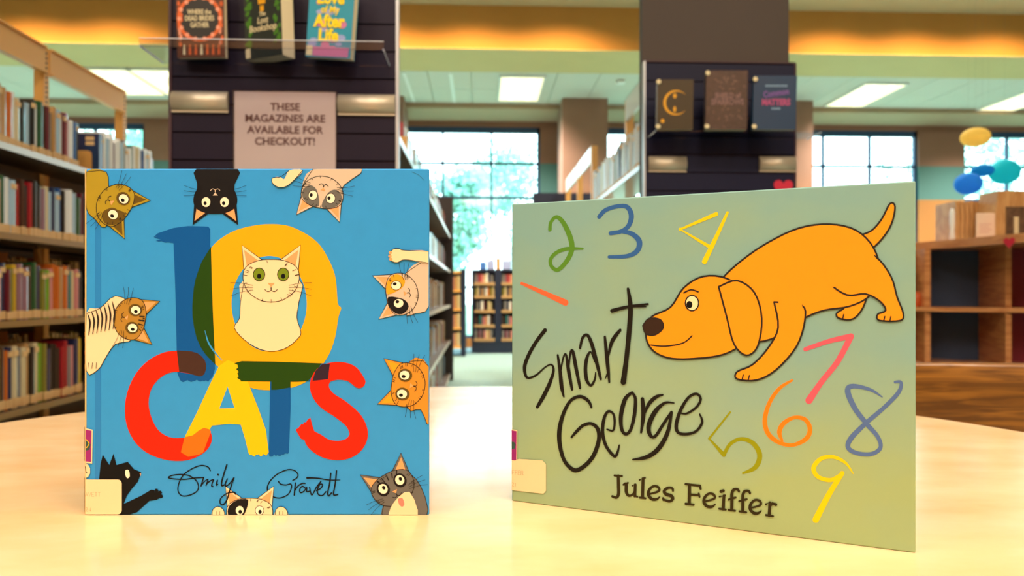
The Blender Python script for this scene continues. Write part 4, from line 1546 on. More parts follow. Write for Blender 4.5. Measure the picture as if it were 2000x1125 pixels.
# author's name, handwritten
p = Print(pc, cb, 'author_name', base=0.0003, clip=CL1).frame(300, 880, 5.0)
hw = [
    ([(555, 195), (530, 158), (460, 145), (370, 180), (290, 240), (245, 330), (242, 400), (280, 440), (350, 435), (420, 400), (440, 350), (415, 290), (350, 245), (270, 232), (190, 240), (145, 262), (200, 275), (300, 280), (390, 268), (480, 262)], 2.2),
    ([(490, 262), (478, 300), (465, 345)], 2.4), ([(475, 330), (500, 300), (532, 280), (524, 310), (514, 342)], 2.0), ([(520, 325), (550, 298), (586, 284), (575, 315), (568, 345), (582, 350)], 2.2),
    ([(625, 288), (612, 335), (628, 328)], 2.4), ([(631, 232), (634, 236)], 3.2),
    ([(718, 135), (690, 220), (668, 300), (668, 342), (700, 330)], 2.6),
    ([(722, 275), (702, 325), (712, 345), (750, 315), (785, 265)], 2.3), ([(788, 262), (748, 380), (718, 480), (682, 526), (652, 512), (660, 462), (720, 416), (785, 406), (805, 425)], [2.2, 2.4, 2.8, 2.4, 2, 2, 2, 3, 2.6]),
    ([(1360, 290), (1400, 265), (1410, 230), (1372, 192), (1300, 188), (1200, 235), (1130, 310), (1112, 380), (1150, 440), (1230, 462), (1310, 430), (1345, 370), (1342, 326), (1290, 335), (1240, 325), (1220, 300)], 2.2),
    ([(1386, 315), (1380, 370), (1375, 433)], 2.6), ([(1380, 390), (1416, 340), (1455, 320), (1480, 320)], 2.3),
    ([(1482, 365), (1452, 348), (1428, 380), (1436, 410), (1470, 395), (1496, 358), (1496, 398), (1522, 396)], 2.3),
    ([(1524, 358), (1546, 432), (1590, 360), (1635, 300)], 2.3),
    ([(1592, 390), (1635, 366), (1652, 332), (1625, 330), (1600, 385), (1612, 428), (1650, 436), (1684, 400)], 2.3),
    ([(1732, 220), (1720, 320), (1702, 410), (1712, 440), (1738, 412)], 2.6), ([(1788, 195), (1775, 320), (1758, 415), (1768, 433), (1800, 428)], 2.6),
    ([(1500, 265), (1600, 268), (1720, 286), (1825, 285)], [3.4, 2.4, 2.2, 1.2]),
]
for k, (q, w) in enumerate(hw):
    if k == 9:
        p.done('thin black handwritten first name')
        p = Print(pc, cb, 'author_name', base=0.0003, clip=CL1).frame(300, 880, 5.0)
    p.stroke(q, w, I_black, 6)
p.done('thin black handwritten surname')


# simple cats of my own, of about the size and colours of those on the cover
def cat(name, cx, cy, s, deg, fur, label, neck=None, mask=None, mask2=None, ear=I_ear, eye=I_eye, pup=(0.0, 0.0), base=0.00035, nose=None, linec=I_line, mouth=True, er=0.20, lc=None, shade=None):
    """cx, cy photo pixels of the head centre; s half head width in pixels; deg turns the head clockwise"""
    P = Print(pc, cb, name, base=base, clip=(0.0003, W1 - 0.0003, 0.0003, H1_ - 0.0003))
    ca, sa = math.cos(R_(deg)), math.sin(R_(deg))

    def T(pts):
        return [(cx + (x * ca + y * sa) * s, cy + (x * sa - y * ca) * s) for x, y in pts]

    def ell(x, y, rx, ry, n=16):
        return T([(x + rx * math.cos(2 * math.pi * k / n), y + ry * math.sin(2 * math.pi * k / n)) for k in range(n)])
    if neck:
        P.poly(neck, lc or fur, smooth=3)
        P.stroke(neck + [neck[0]], 1.2, linec, 3)
    for sx_ in (-1, 1):
        P.poly(T([(sx_ * 0.94, 0.18), (sx_ * 1.02, 1.18), (sx_ * 0.25, 0.62)]), fur)
        P.poly(T([(sx_ * 0.84, 0.38), (sx_ * 0.95, 1.02), (sx_ * 0.42, 0.62)]), ear)
        P.stroke(T([(sx_ * 0.94, 0.18), (sx_ * 1.02, 1.18), (sx_ * 0.25, 0.62)]), 1.4, linec, 0)
    head = [(-0.98, 0.02), (-0.88, 0.42), (-0.45, 0.64), (0, 0.68), (0.45, 0.64), (0.88, 0.42), (0.98, 0.02), (0.82, -0.42), (0.42, -0.72), (0, -0.80), (-0.42, -0.72), (-0.82, -0.42)]
    P.poly(T(head), fur, smooth=3)
    P.stroke(T(closed(head, 3) + [head[0]]), 1.3, linec, 0)
    if mask:
        P.poly(T([(0.06, 0.60), (0.52, 0.60), (0.86, 0.36), (0.92, 0.0), (0.62, -0.28), (0.26, -0.08)]), mask, smooth=3)
    if mask2:
        P.poly(T([(-0.06, 0.60), (-0.52, 0.60), (-0.86, 0.36), (-0.92, 0.0), (-0.62, -0.28), (-0.26, -0.08)]), mask2, smooth=3)
    for sx_ in (-1, 1):
        if shade:
            P.poly(ell(sx_ * 0.42, 0.14, er * 1.45, er * 1.6), shade)
        P.poly(ell(sx_ * 0.42, 0.16, er * 1.13, er * 1.26), linec)
        P.poly(ell(sx_ * 0.42, 0.16, er, er * 1.12), eye)
        P.poly(ell(sx_ * 0.42 + pup[0], 0.16 + pup[1], 0.075, 0.09, 10), I_black)
    P.poly(T([(-0.12, -0.14), (0.12, -0.14), (0, -0.28)]), nose or I_ear)
    if mouth:
        P.stroke(T([(-0.22, -0.36), (-0.12, -0.44), (0, -0.38), (0, -0.28), (0, -0.38), (0.12, -0.44), (0.22, -0.36)]), 1.2, nose or linec, 3)
    rt = random.Random(int(cx))
    for k in range(22):
        a = rt.uniform(math.pi * 1.02, math.pi * 1.98) if k % 2 else rt.uniform(0.15, math.pi - 0.15)
        rx_, ry_ = 0.95, (0.62 if a < math.pi else 0.78)
        x, y = rx_ * math.cos(a), ry_ * math.sin(a)
        P.stroke(T([(x * 0.90, y * 0.90), (x * 1.05, y * 1.06)]), 0.9, linec, 0)
    for sx_ in (-1, 1):
        for k in range(3):
            P.stroke(T([(sx_ * 0.62, -0.22 - 0.08 * k), (sx_ * 1.05, -0.14 - 0.16 * k), (sx_ * 1.42, -0.12 - 0.24 * k)]), 0.7, linec, 4)
    return P, T, label


def fin(tp, label):
    tp.done(label)


# white cat sitting inside the zero
P, T, _ = cat('printed_cat', 530, 545, 56, 0, I_cream, '', eye=I_geye, pup=(0.0, -0.06), nose=None, er=0.19,
              neck=[(478, 545), (470, 590), (468, 622), (458, 640), (478, 664), (508, 682), (536, 686), (562, 678), (583, 660), (588, 648), (580, 620), (584, 590), (584, 545)])
P.done('plain white cat with green eyes')
# yellow-brown cat, top left
P, T, _ = cat('printed_cat', 226, 400, 44, 124, I_must, '', shade=I_musd, mask=I_musd, pup=(0.07, 0.0), neck=[(169, 336), (208, 336), (214, 372), (232, 400), (206, 444), (186, 428), (169, 406)], ear=I_musd)
P.done('mustard cat')
P, T, _ = cat('printed_cat', 421, 388, 43, 180, I_coal, '', pup=(0.04, 0.05), neck=[(384, 330), (464, 330), (458, 360), (450, 392), (392, 392), (386, 360)], linec=I_coal, nose=I_lgrey)
P.done('black cat')
P, T, _ = cat('printed_cat', 630, 378, 42, 190, I_lgrey, '', mask=I_grey, mask2=I_grey, pup=(0.08, 0.0), neck=[(612, 330), (708, 330), (672, 362), (654, 392), (598, 380), (590, 366)])
P.poly([(566, 333), (592, 333), (575, 352), (560, 364), (545, 366), (533, 358), (533, 348), (548, 346), (556, 350)], I_cream, smooth=3)
P.stroke([(592, 333), (575, 352), (560, 364), (545, 366), (533, 358), (533, 348), (548, 346), (566, 333)], 1.2, I_line, 4)
P.done('pale cat with a grey mask')
P, T, _ = cat('printed_cat', 256, 622, 42, 38 + 62, I_tab, '', shade=I_musd, pup=(0.06, 0.02), neck=[(169, 612), (196, 602), (226, 578), (262, 600), (262, 660), (226, 672), (206, 700), (192, 722), (169, 724)], lc=I_cream)
for k in range(7):
    x = 172 + k * 8
    P.stroke([(x, 612 - k * 4), (x + 5, 630 - k * 3), (x + 2, 655 - k * 2)], [1, 3.4, 1], I_line, 4)
for k in range(3):
    P.stroke(T([(-0.2 + 0.2 * k, 0.62), (-0.18 + 0.18 * k, 0.40)]), 2.0, I_line, 0)
for k in range(3):
    P.stroke([(174 + k * 8, 708), (173 + k * 8, 720)], 1.0, I_line, 0)
P.done('striped brown tabby cat')
P, T, _ = cat('printed_cat', 783, 574, 42, -98, I_lgrey, '', mask=I_amb, mask2=I_coal, pup=(0.08, 0.05), neck=[(792, 534), (838, 512), (838, 598), (812, 612), (790, 610)], lc=I_lgrey)
P.poly([(838, 491), (790, 489), (780, 486), (768, 487), (762, 497), (764, 509), (776, 513), (786, 508), (800, 508), (838, 514)], I_cream, smooth=3)
P.stroke([(838, 491), (790, 489), (780, 486), (768, 487), (762, 497), (764, 509), (776, 513), (786, 508), (800, 508), (838, 514)], 1.2, I_line, 4)
for k in range(3):
    P.poly([(766 + 6 * math.cos(a) * 0.6 + 4 * math.cos(2.2 + k * 0.8), 499 + 3.2 * math.sin(a) + 9 * math.sin(2.2 + k * 0.8)) for a in [j * 1.05 for j in range(6)]], I_ear)
P.done('calico cat with amber and black patches')
P, T, _ = cat('printed_cat', 795, 752, 44, -82, I_ging, '', shade=I_musd, pup=(-0.06, 0.04), neck=[(800, 706), (838, 716), (838, 828), (822, 800), (796, 796)], lc=I_ging, ear=I_amb)
P.done('ginger tabby cat')
P, T, _ = cat('printed_cat', 768, 952, 44, -28, I_grey, '', shade=I_coal, pup=(0.05, 0.03), neck=[(752, 980), (790, 925), (822, 950), (832, 1012), (752, 1012)], lc=I_grey)
P.poly([(770, 980), (800, 960), (816, 1012), (762, 1012)], I_cream, smooth=3)
P.poly([(778, 974), (786, 972), (790, 984), (786, 989), (780, 985)], mat('ink_tongue', (226, 128, 110), 0.4), smooth=3)
for k in range(5):
    P.stroke(T([(-0.5 + 0.25 * k, 0.60), (-0.42 + 0.2 * k, 0.40)]), 1.8, I_coal, 0)
P.done('grey tabby cat with its tongue out')
P, T, _ = cat('printed_cat', 488, 1004, 46, 0, I_cream, '', mask2=I_coal, pup=(0.02, -0.06), er=0.17)
for x in (427, 550):
    P.poly([(x - 12, 1010), (x - 11, 996), (x - 3, 989), (x + 6, 991), (x + 12, 999), (x + 12, 1010)], I_cream, smooth=3)
    P.stroke([(x - 12, 1010), (x - 11, 996), (x - 3, 989), (x + 6, 991), (x + 12, 999), (x + 12, 1010)], 1.2, I_line, 4)
    for k in (-4, 3):
        P.stroke([(x + k, 998), (x + k, 1007)], 0.9, I_line, 0)
P.done('cream cat with one black eye patch and two paws')
# black cat in profile reaching out
P = Print(pc, cb, 'printed_cat', base=0.00035, clip=(0.0003, W1, 0.0003, H1_))
P.poly([(194, 936), (197, 905), (201, 888), (214, 908), (222, 886), (228, 908), (250, 902), (262, 916), (276, 922), (270, 940), (258, 954), (248, 968), (242, 984), (276, 968), (296, 956), (300, 962), (314, 958), (316, 970), (306, 976), (292, 978), (268, 1000), (244, 1008), (194, 1008)], I_black)
for x, y in ((299, 960), (306, 958), (313, 962), (315, 969)):
    P.poly([(x + 4 * math.cos(a), y + 4 * math.sin(a)) for a in [j * 1.05 for j in range(6)]], I_black)
P.poly([(246, 918), (252, 918), (254, 930), (249, 934), (245, 926)], I_eye, smooth=2)
P.poly([(273, 924), (276, 924), (275, 930)], I_ear)
P.stroke([(170, 1006), (200, 1003), (236, 1001)], [4.5, 4, 6], I_black)
P.done('black cat in profile with one raised paw')

# library labels
M_stick = mat('label_paper', (242, 212, 164), 0.55)
M_purp = mat('purple_sticker', (150, 24, 112), 0.45)


def rrect(x0, x1, y0, y1, r, n=4, corners=(1, 1, 1, 1)):
    out = []
    for (cx, cy, a0, on) in ((x1 - r, y0 + r, -90, corners[0]), (x1 - r, y1 - r, 0, corners[1]), (x0 + r, y1 - r, 90, corners[2]), (x0 + r, y0 + r, 180, corners[3])):
        for k in range(n + 1):
            a = R_(a0 + 90 * k / n)
            if on:
                out.append((cx + r * math.cos(a), cy + r * math.sin(a)))
        if not on:
            out.append((cx + (r if cx > (x0 + x1) / 2 else -r), cy + (r if cy > (y0 + y1) / 2 else -r)))
    return out


P = Print(pc, cb, 'spine_sticker', base=0.0007)
P.poly([(168, 836), (182, 839), (181, 905), (168, 904)], M_stick)
P.poly([(168, 838.5), (180, 841), (179, 902), (168, 901)], M_purp)
P.poly([(168, 860), (174, 861), (178, 868), (176, 878), (168, 880)], mat('sticker_print', (44, 78, 70), 0.5))
P.stroke([(169, 858), (175, 866), (170, 874)], 1.5, I_yel2, 3)
P.poly([(168, 906), (173, 907), (177, 914), (177, 924), (173, 931), (168, 933)], M_stick)
P.stroke([(168, 911), (169, 922), (171, 923)], 1.6, I_line, 3)
P.done('purple sticker above a round cream one')
P = Print(pc, cb, 'call_number_label', base=0.0009)
P.poly(rrect(168, 239, 936, 1004, 8, corners=(1, 1, 0, 0)), M_stick)
M_faint = mat('faint_type', (190, 160, 118), 0.6)


def seg(P, strokes, ox, oy, w, h, m, lw=1.0):
    for q in strokes:
        P.stroke([(ox + x * w, oy + y * h) for x, y in q], lw, m, 0)


LT = {'A': [[(0, 1), (0.5, 0), (1, 1)], [(0.2, 0.65), (0.8, 0.65)]], 'V': [[(0, 0), (0.5, 1), (1, 0)]], 'E': [[(1, 0), (0, 0), (0, 1), (1, 1)], [(0, 0.5), (0.8, 0.5)]], 'T': [[(0, 0), (1, 0)], [(0.5, 0), (0.5, 1)]],
      'F': [[(1, 0), (0, 0), (0, 1)], [(0, 0.5), (0.8, 0.5)]], 'R': [[(0, 1), (0, 0), (0.8, 0), (0.9, 0.25), (0.8, 0.5), (0, 0.5)], [(0.5, 0.5), (1, 1)]], '2': [[(0, 0.1), (0.5, 0), (0.9, 0.25), (0, 1), (1, 1)]], '4': [[(0.8, 1), (0.8, 0), (0, 0.7), (1, 0.7)]],
      '1': [[(0.2, 0.2), (0.5, 0), (0.5, 1)]]}
for k, c in enumerate('AVETT'):
    seg(P, LT[c], 160 + 8 + k * 6.2, 961, 4.6, 8, M_faint)
for k, c in enumerate('24'):
    seg(P, LT[c], 166 + 3 + k * 6, 991, 4, 7, M_faint)
P.done('cream library label with faint type')

# writing and colour spots on the spine face
sd = Vector((-0.0030, 0.0100, 0)).normalized()
SP = BM()
mi_ = [I_black, I_red, I_blue, I_yel2, I_must, M_stick, M_purp]
rr = random.Random(4)


def spm(z0, z1, u0, u1, k):
    # quad lying on the slanted outer spine face, u from 0 (front edge) to 1
    A_, B_ = Vector((-0.0017, 0.0011, 0)), Vector((-0.0029, 0.0045, 0))
    nrm = Vector((-(B_ - A_).y, (B_ - A_).x, 0)).normalized() * 0.0001
    a, b = A_.lerp(B_, u0) + nrm, A_.lerp(B_, u1) + nrm
    f = SP.faces.new([SP.verts.new((a.x, a.y, z0)), SP.verts.new((b.x, b.y, z0)), SP.verts.new((b.x, b.y, z1)), SP.verts.new((a.x, a.y, z1))])
    f.material_index = k


zpx = lambda y: (1009 - y) / FPX * DC
for (y0, y1, k) in ((344, 349, 4), (360, 370, 2), (378, 392, 1), (586, 594, 1), (625, 634, 2), (652, 660, 3), (664, 672, 1), (690, 698, 1), (716, 724, 3)):
    spm(zpx(y1), zpx(y0), 0.1, 0.9, k)
for k in range(26):
    y0 = 418 + k * 3.4
    spm(zpx(y0 + rr.uniform(1, 2)), zpx(y0), rr.uniform(0, 0.4), rr.uniform(0.6, 1), 0)
spm(zpx(905), zpx(838), 0, 1, 6)
spm(zpx(1004), zpx(936), 0, 1, 5)
obj('spine_print', SP, mi_, cb, fix=False)

# --- book two: pale green oblong picture book, standing askew
dL, dR = 0.6248, 0.4985
pL, pR = at(1000, HZ, dL), at(1788.5, HZ, dR)
O2 = Vector((pL.x, pL.y, ZT0))
pg = Plane(O2, pR - pL)
W2 = (pR - pL).length
H2 = 0.2516
gb = thing('picture_book', 'oblong pale sage green picture book with an orange dog and coloured digits, standing askew right', 'book', O2, pg.rz)
m = mat('cover_sage_green', (160, 184, 152), 0.36, coat=0.15, spec=0.35)
nt = m.node_tree
b = nt.nodes['Principled BSDF']
t = nt.nodes.new('ShaderNodeTexCoord')
mp = nt.nodes.new('ShaderNodeMapping')
mp.inputs['Scale'].default_value = (1, 1, 1.6)
n = nt.nodes.new('ShaderNodeTexNoise')
n.inputs['Scale'].default_value = 7
n.inputs['Detail'].default_value = 3
sp_ = nt.nodes.new('ShaderNodeSeparateXYZ')
ad = nt.nodes.new('ShaderNodeMath')
ad.operation = 'MULTIPLY_ADD'
ad.inputs[1].default_value = -2.4
ad.inputs[2].default_value = 0.32
ad2 = nt.nodes.new('ShaderNodeMath')
ad2.operation = 'ADD'
r = nt.nodes.new('ShaderNodeValToRGB')
r.color_ramp.elements[0].position = 0.30
r.color_ramp.elements[0].color = lin((130, 172, 166))
r.color_ramp.elements[1].position = 0.85
r.color_ramp.elements[1].color = lin((156, 178, 124))
nt.links.new(t.outputs['Object'], mp.inputs[0])
nt.links.new(mp.outputs[0], n.inputs['Vector'])
nt.links.new(t.outputs['Object'], sp_.inputs[0])
nt.links.new(sp_.outputs[2], ad.inputs[0])
nt.links.new(n.outputs['Fac'], ad2.inputs[0])
nt.links.new(ad.outputs[0], ad2.inputs[1])
nt.links.new(ad2.outputs[0], r.inputs[0])
nt.links.new(r.outputs[0], b.inputs['Base Color'])
I_sage = m
board('front_cover', W2, H2, 0.003, I_sage, gb)
bm = BM()
prism(bm, [(0.0, 0.0004), (0.0016, 0.003), (0.002, 0.0125), (0.0, 0.015), (-0.0012, 0.011), (-0.0012, 0.004)], 0.0004, H2 - 0.0004)
obj('spine', bm, I_sage, gb)
board('back_cover', W2, H2, 0.003, I_sage, gb, loc=(0.0, 0.0125, 0), rz=R_(7))
bm = BM()
L = W2 - 0.006
prism(bm, [(0.0025, 0.0034), (L * math.cos(R_(1.5)), 0.0034 + L * math.sin(R_(1.5))), (L * math.cos(R_(6.6)), 0.0122 + L * math.sin(R_(6.6))), (0.0025, 0.0122)], 0.003, H2 - 0.0035)
obj('page_block', bm, M_page, gb)

CL2 = (0, W2, 0, H2)
D_green, D_blue, D_yel = ink('digit_green', (84, 136, 44)), ink('digit_blue', (48, 96, 160)), ink('digit_yellow', (240, 204, 10))
D_red, D_or, D_pink, D_lime = ink('digit_coral', (228, 104, 64)), ink('digit_orange', (252, 128, 22)), ink('digit_pink', (218, 92, 110)), ink('digit_lime', (140, 146, 6))
D_pbl = ink('digit_slate_blue', (84, 112, 164))
def digit(f=(0, 0, 1)):
    return Print(pg, gb, 'printed_digit', clip=CL2).frame(*f)


P = digit((980, 340, 2.812))
P.stroke([(110, 600), (230, 652), (350, 706)], [5.5, 9, 12], D_red)
P.done()
P = digit((980, 340, 2.812))
P.stroke([(265, 305), (270, 265), (300, 235), (335, 262), (372, 335), (386, 405), (362, 470), (312, 524), (276, 510), (268, 470), (300, 432), (360, 410), (445, 410)], [7, 6.5, 7, 9, 10, 10, 9, 8, 7, 7, 7, 7, 4], D_green, 6)
P.done()
P = digit((980, 340, 2.812))
P.stroke([(535, 235), (570, 198), (640, 176), (690, 182), (712, 230), (696, 285), (655, 315), (598, 325)], [8, 8, 8, 9, 10, 9, 8, 8], D_blue, 6)
P.stroke([(660, 315), (715, 328), (755, 368), (745, 420), (690, 450), (590, 455)], [7, 9, 11, 10, 8, 6], D_blue, 6)
P.done()
P = digit((0, 0, 1))
P.stroke([(1399, 418), (1329, 448), (1386, 482)], [8, 7, 7], D_yel, 0)
P.stroke([(1421, 415), (1398, 465), (1376, 511)], [5, 8, 10], D_yel, 3)
P.done()
P = digit((0, 0, 1))
P.stroke([(1573, 682), (1620, 666), (1662, 657)], [8, 9, 11], D_pink, 3)
P.stroke([(1662, 657), (1636, 706), (1605, 745), (1580, 782)], [12, 11, 11, 14], D_pink, 4)
P.done()
P = digit((1380, 700, 2.812))
P.stroke([(130, 295), (15, 440), (95, 530)], [3.5, 5, 8], D_lime, 0)
P.stroke([(95, 530), (130, 470), (190, 442), (255, 465), (292, 530), (268, 598), (200, 630)], [7, 7, 7, 9, 10, 9, 4], D_lime, 6)
P.done()
P = digit((1380, 700, 2.812))
P.stroke([(470, 120), (400, 165), (345, 245), (320, 340), (340, 415), (400, 462), (475, 475), (548, 440), (568, 385), (540, 335), (480, 325), (422, 358), (400, 405), (415, 452)], [4, 7, 8, 9, 9, 8, 7, 9, 9, 8, 7, 9, 9, 5], D_or, 6)
P.done()
P = digit((1380, 700, 2.812))
P.stroke([(965, 212), (900, 172), (805, 152), (775, 180), (815, 275), (880, 360), (940, 430), (955, 490), (905, 525), (825, 520), (778, 490), (792, 440), (870, 360), (980, 265), (1055, 185), (1068, 132), (1035, 130)], [2, 6, 9, 11, 10, 9, 8, 8, 8, 8, 9, 10, 9, 8, 8, 6, 5], D_pbl, 6)
P.done()
P = digit((1380, 700, 2.812))
P.stroke([(805, 632), (765, 575), (700, 542), (630, 550), (588, 600), (610, 648), (675, 668), (722, 650), (745, 630)], [2, 5, 7, 8, 9, 8, 8, 8, 8], D_yel, 6)
P.stroke([(745, 630), (670, 750), (600, 885)], [9, 11, 13], D_yel, 4)
P.done()

I_tit = ink('title_brown_black', (24, 20, 12))
P = Print(pg, gb, 'title_lettering', base=0.0003, clip=CL2).frame(1000, 580, 3.215)
tl = [
    ([(208, 208), (150, 285), (105, 365), (80, 440), (95, 505), (150, 492), (210, 440), (248, 425), (262, 462), (238, 540), (200, 620), (160, 690)], [7.5, 7, 7, 7, 5, 4, 3, 3.5, 5, 7, 8, 6]),
    ([(288, 365), (303, 470), (312, 560), (326, 625)], [4, 6.5, 7.5, 3.5]), ([(304, 480), (322, 385), (340, 362), (356, 460), (378, 580)], [3, 3.5, 4, 7, 5]),
    ([(356, 460), (366, 360), (382, 340), (402, 440), (428, 570)], [3, 4, 6, 7, 5]),
    ([(428, 320), (445, 255), (474, 240), (500, 290), (530, 400), (558, 515)], [4.5, 5.5, 6, 7, 7, 5]), ([(520, 405), (495, 345), (472, 380), (462, 450), (470, 520), (496, 555), (520, 520), (526, 475)], [2.5, 3, 6, 7, 6.5, 5, 4, 2.5]),
    ([(584, 250), (594, 350), (604, 450), (612, 535)], [4.5, 7, 7, 3.5]), ([(604, 380), (625, 290), (650, 245), (680, 208)], [3, 7, 7.5, 5.5]),
    ([(588, 510), (600, 480)], [2, 3]),
    ([(500, 692), (480, 652), (430, 625), (370, 650), (325, 730), (300, 830), (302, 930), (332, 1030), (392, 1086), (450, 1065), (510, 1000), (546, 900), (540, 830), (500, 795), (450, 805), (410, 840), (375, 880)],
     [4, 6, 6.5, 6, 7, 8.5, 8, 7, 8, 8, 8, 8, 7.5, 6, 6, 6, 4]),
    ([(598, 830), (635, 838), (646, 790), (638, 735), (606, 718), (580, 760), (570, 850), (592, 935), (642, 998), (662, 980), (675, 930)], [3, 4, 4.5, 4.5, 5, 6, 6.5, 6, 6, 5, 3]),
    ([(754, 600), (712, 640), (686, 740), (690, 828), (716, 860), (746, 832), (770, 740), (776, 640), (756, 600)], [5, 8, 8, 6.5, 6, 6, 7, 6, 5]),
    ([(820, 640), (826, 740), (812, 850)], [7, 8.5, 4]), ([(826, 750), (860, 672), (905, 628), (948, 614)], [3, 7, 7, 3]),
    ([(1018, 665), (960, 665), (900, 720), (860, 808), (870, 868), (902, 872), (950, 800), (1002, 722)], [2.5, 5, 9, 9, 7, 6, 6, 5]), ([(1003, 725), (978, 850), (922, 950), (850, 1003), (760, 1020)], [5, 8, 9, 8, 3]),
    ([(1055, 728), (1100, 730), (1160, 690), (1186, 640), (1160, 608), (1110, 630), (1060, 710), (1033, 800), (1045, 850), (1100, 860), (1160, 840), (1195, 785), (1180, 735)], [2.5, 4, 5, 5, 5, 5.5, 6.5, 7, 6, 5.5, 5, 5, 3]),
]
for q, w in tl:
    P.stroke(q, w, I_tit, 6)
P.frame(0, 0, 1)
P.stroke([(1227, 564), (1232, 600), (1229, 650), (1224, 700), (1218, 746)], [5, 9, 9.5, 9, 11], I_tit, 5)
P.stroke([(1196, 607), (1228, 599), (1266, 594)], [7.5, 6, 4], I_tit, 4)
P.stroke([(1236, 599), (1262, 599)], [3, 2.5], I_tit, 0)
P.done('loose dark brush lettering')

P = Print(pg, gb, 'author_name', base=0.0003, clip=CL2).frame(1170, 900, 5.128)
I_au = ink('author_olive_black', (46, 38, 10))
eg = [(492, 332), (560, 318), (604, 296), (592, 262), (548, 252), (505, 288), (496, 340), (530, 380), (575, 384), (606, 362)]
ew = [3, 4, 4.5, 5, 4.5, 5.5, 6, 6, 5, 3]
fg = [(1403, 305), (1388, 285), (1350, 288), (1332, 325), (1332, 400), (1330, 485)]
au = [
    ([(194, 150), (196, 250), (196, 330), (175, 366), (134, 354)], [6, 6.2, 6.2, 5.5, 4.5], 5), ([(156, 146), (230, 152)], 4, 0),
    ([(246, 238), (272, 232), (274, 310), (300, 348), (338, 335), (356, 300)], [4, 6, 6.2, 5, 4, 3], 5), ([(336, 248), (364, 240), (360, 350), (384, 358)], [3, 6, 6, 4], 0), ([(290, 220), (276, 230)], 4, 0),
    ([(408, 190), (442, 178), (436, 365)], [3.5, 6, 6.2], 0), ([(460, 170), (442, 182)], 4, 0), ([(408, 366), (466, 374)], 4, 0),
    (eg, ew, 5),
    ([(742, 300), (735, 275), (692, 270), (655, 298), (668, 330), (725, 350), (738, 382), (702, 404), (645, 384)], [4, 4.5, 5, 6, 6.5, 6.5, 6, 5, 4.5], 5), ([(642, 372), (646, 392)], 4, 0),
    ([(908, 240), (906, 330), (904, 430)], [6, 6.4, 6.4], 0), ([(868, 232), (1010, 248)], 4.4, 0), ([(1012, 248), (1018, 278)], 4.5, 0), ([(908, 336), (1000, 342)], 4.2, 0), ([(1000, 326), (1008, 358)], 4, 0), ([(868, 428), (948, 438)], 4.4, 0),
    ([(x + 556, y + 74) for x, y in eg], ew, 5),
    ([(1208, 356), (1252, 350), (1244, 480)], [3.5, 6, 6.4], 0), ([(1205, 478), (1270, 486)], 4, 0), ([(1262, 344), (1250, 352)], 4, 0), ([(1222, 306), (1246, 298)], 6, 0),
    (fg, [4.5, 5, 5.5, 6, 6.2, 6.2], 5), ([(1298, 386), (1368, 366)], 4.2, 0), ([(1298, 488), (1364, 498)], 4, 0),
    ([(x + 110, y + 16) for x, y in fg], [4.5, 5, 5.5, 6, 6.2, 6.2], 5), ([(1406, 402), (1480, 382)], 4.2, 0), ([(1408, 504), (1476, 514)], 4, 0),
    ([(x + 1018, y + 138) for x, y in eg], ew, 5),
    ([(1674, 432), (1712, 418), (1706, 545)], [4, 6, 6.2], 0), ([(1710, 458), (1738, 424), (1772, 436)], [3.5, 5, 6], 0), ([(1672, 540), (1744, 552)], 4, 0),
]
for q, w, sm in au:
    P.stroke(q, w, I_au, sm)
P.done('dark slab-serif author name')

# a plain orange dog of my own drawing, about as large as the printed one
P = Print(pg, gb, 'printed_dog', base=0.0005, clip=CL2)
I_dog = ink('dog_orange', (248, 152, 22))
I_dog2 = ink('dog_light_orange', (250, 226, 178))
I_nose = ink('dog_nose', (52, 34, 24))


def out_poly(pts, fill=I_dog, w=3.6, close=True, sm=4):
    P.poly(pts, fill, smooth=sm)
    P.stroke(list(pts) + [pts[0]], w, I_line, sm)


def blob(x, y, rx, ry, m, n=18, w=0):
    q = [(x + rx * math.cos(2 * math.pi * k / n), y + ry * math.sin(2 * math.pi * k / n)) for k in range(n)]
    P.poly(q, m)
    if w:
        P.stroke(q + [q[0]], w, I_line, 0)


# a plain hound in profile, walking to the left with its head low
out_poly([(1668, 462), (1700, 452), (1722, 428), (1738, 398), (1748, 404), (1740, 440), (1716, 474), (1686, 494)])
far = [(1486, 570), (1470, 620), (1424, 650), (1404, 664), (1408, 676), (1436, 676), (1480, 660), (1520, 620), (1524, 580)]
out_poly(far)
out_poly([(1650, 520), (1664, 570), (1650, 600), (1634, 612), (1640, 622), (1668, 622), (1690, 590), (1694, 540)])
out_poly([(1380, 590), (1410, 545), (1450, 508), (1500, 474), (1560, 446), (1620, 438), (1672, 450), (1706, 484), (1718, 530), (1700, 576), (1660, 598), (1610, 606), (1570, 622), (1530, 652), (1480, 668), (1430, 660)])
out_poly([(1512, 590), (1520, 640), (1500, 680), (1470, 712), (1440, 726), (1440, 740), (1478, 742), (1516, 722), (1556, 676), (1572, 626), (1566, 596)])
P.poly([(1518, 560), (1562, 560), (1568, 606), (1566, 630), (1540, 650), (1524, 630)], I_dog)
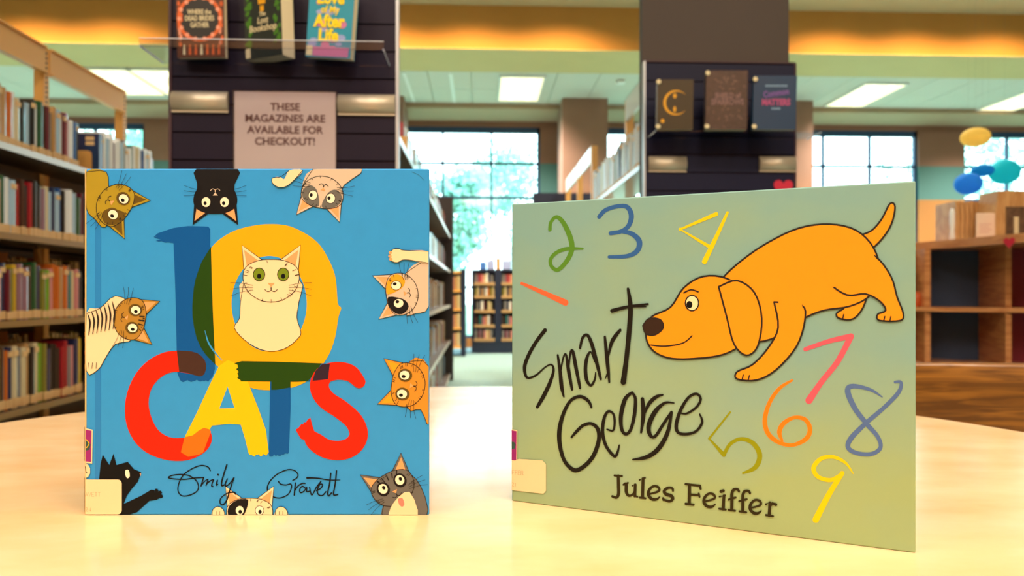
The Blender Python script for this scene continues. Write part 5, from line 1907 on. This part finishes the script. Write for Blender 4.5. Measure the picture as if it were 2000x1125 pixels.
out_poly([(1650, 480), (1708, 500), (1740, 540), (1752, 580), (1764, 612), (1758, 626), (1718, 626), (1714, 614), (1730, 606), (1718, 588), (1690, 574), (1654, 576), (1620, 550), (1620, 505)])
P.poly([(1640, 474), (1690, 474), (1712, 506), (1700, 540), (1660, 560), (1618, 560), (1608, 510)], I_dog)
# head in profile, one eye, long muzzle with the nose at its tip
out_poly([(1262, 640), (1274, 618), (1310, 600), (1336, 562), (1374, 540), (1420, 544), (1456, 574), (1468, 622), (1452, 668), (1414, 692), (1360, 700), (1312, 700), (1280, 688), (1264, 666)])
out_poly([(1404, 560), (1440, 548), (1474, 572), (1488, 622), (1480, 676), (1458, 694), (1434, 672), (1420, 620)])
out_poly([(1256, 636), (1268, 622), (1290, 624), (1296, 640), (1280, 654), (1262, 652)], I_nose, 2.6)
P.stroke([(1272, 674), (1300, 676), (1334, 670), (1352, 656)], 2.6, I_line, 4)
blob(1352, 592, 13, 15, I_dog2, w=2.6)
blob(1347, 595, 6, 7, I_black)
P.stroke([(1336, 572), (1350, 566), (1364, 570)], 2.8, I_line, 4)
for (x, y) in ((1452, 732), (1464, 733), (1728, 618), (1740, 618), (1648, 614)):
    P.stroke([(x, y), (x - 2, y + 8)], 2.4, I_line, 0)
P.done('plain orange cartoon dog with dark outlines')

P = Print(pg, gb, 'call_number_label', base=0.0007)
P.poly([(1000, 838), (1011, 840), (1010.5, 902), (1000, 900.5)], M_stick)
P.poly([(1000, 840), (1009.5, 842), (1009, 899.5), (1000, 898.5)], M_purp)
P.poly([(1000, 862), (1005, 863), (1008, 868), (1006, 876), (1000, 877)], mat('sticker_print', (44, 78, 70), 0.5))
P.poly([(1000, 902), (1014, 896), (1060, 899), (1067, 906), (1067, 958), (1062, 964), (1000, 957)], M_stick)
for k, c in enumerate('FFER'):
    seg(P, LT[c], 1001 + k * 5.8, 918 + k * 0.5, 4.2, 8, M_faint)
for k, c in enumerate('21'):
    seg(P, LT[c], 1001 + k * 4.6, 942 + k * 0.4, 3.4, 7, M_faint)
P.done('purple sticker over a cream library label')
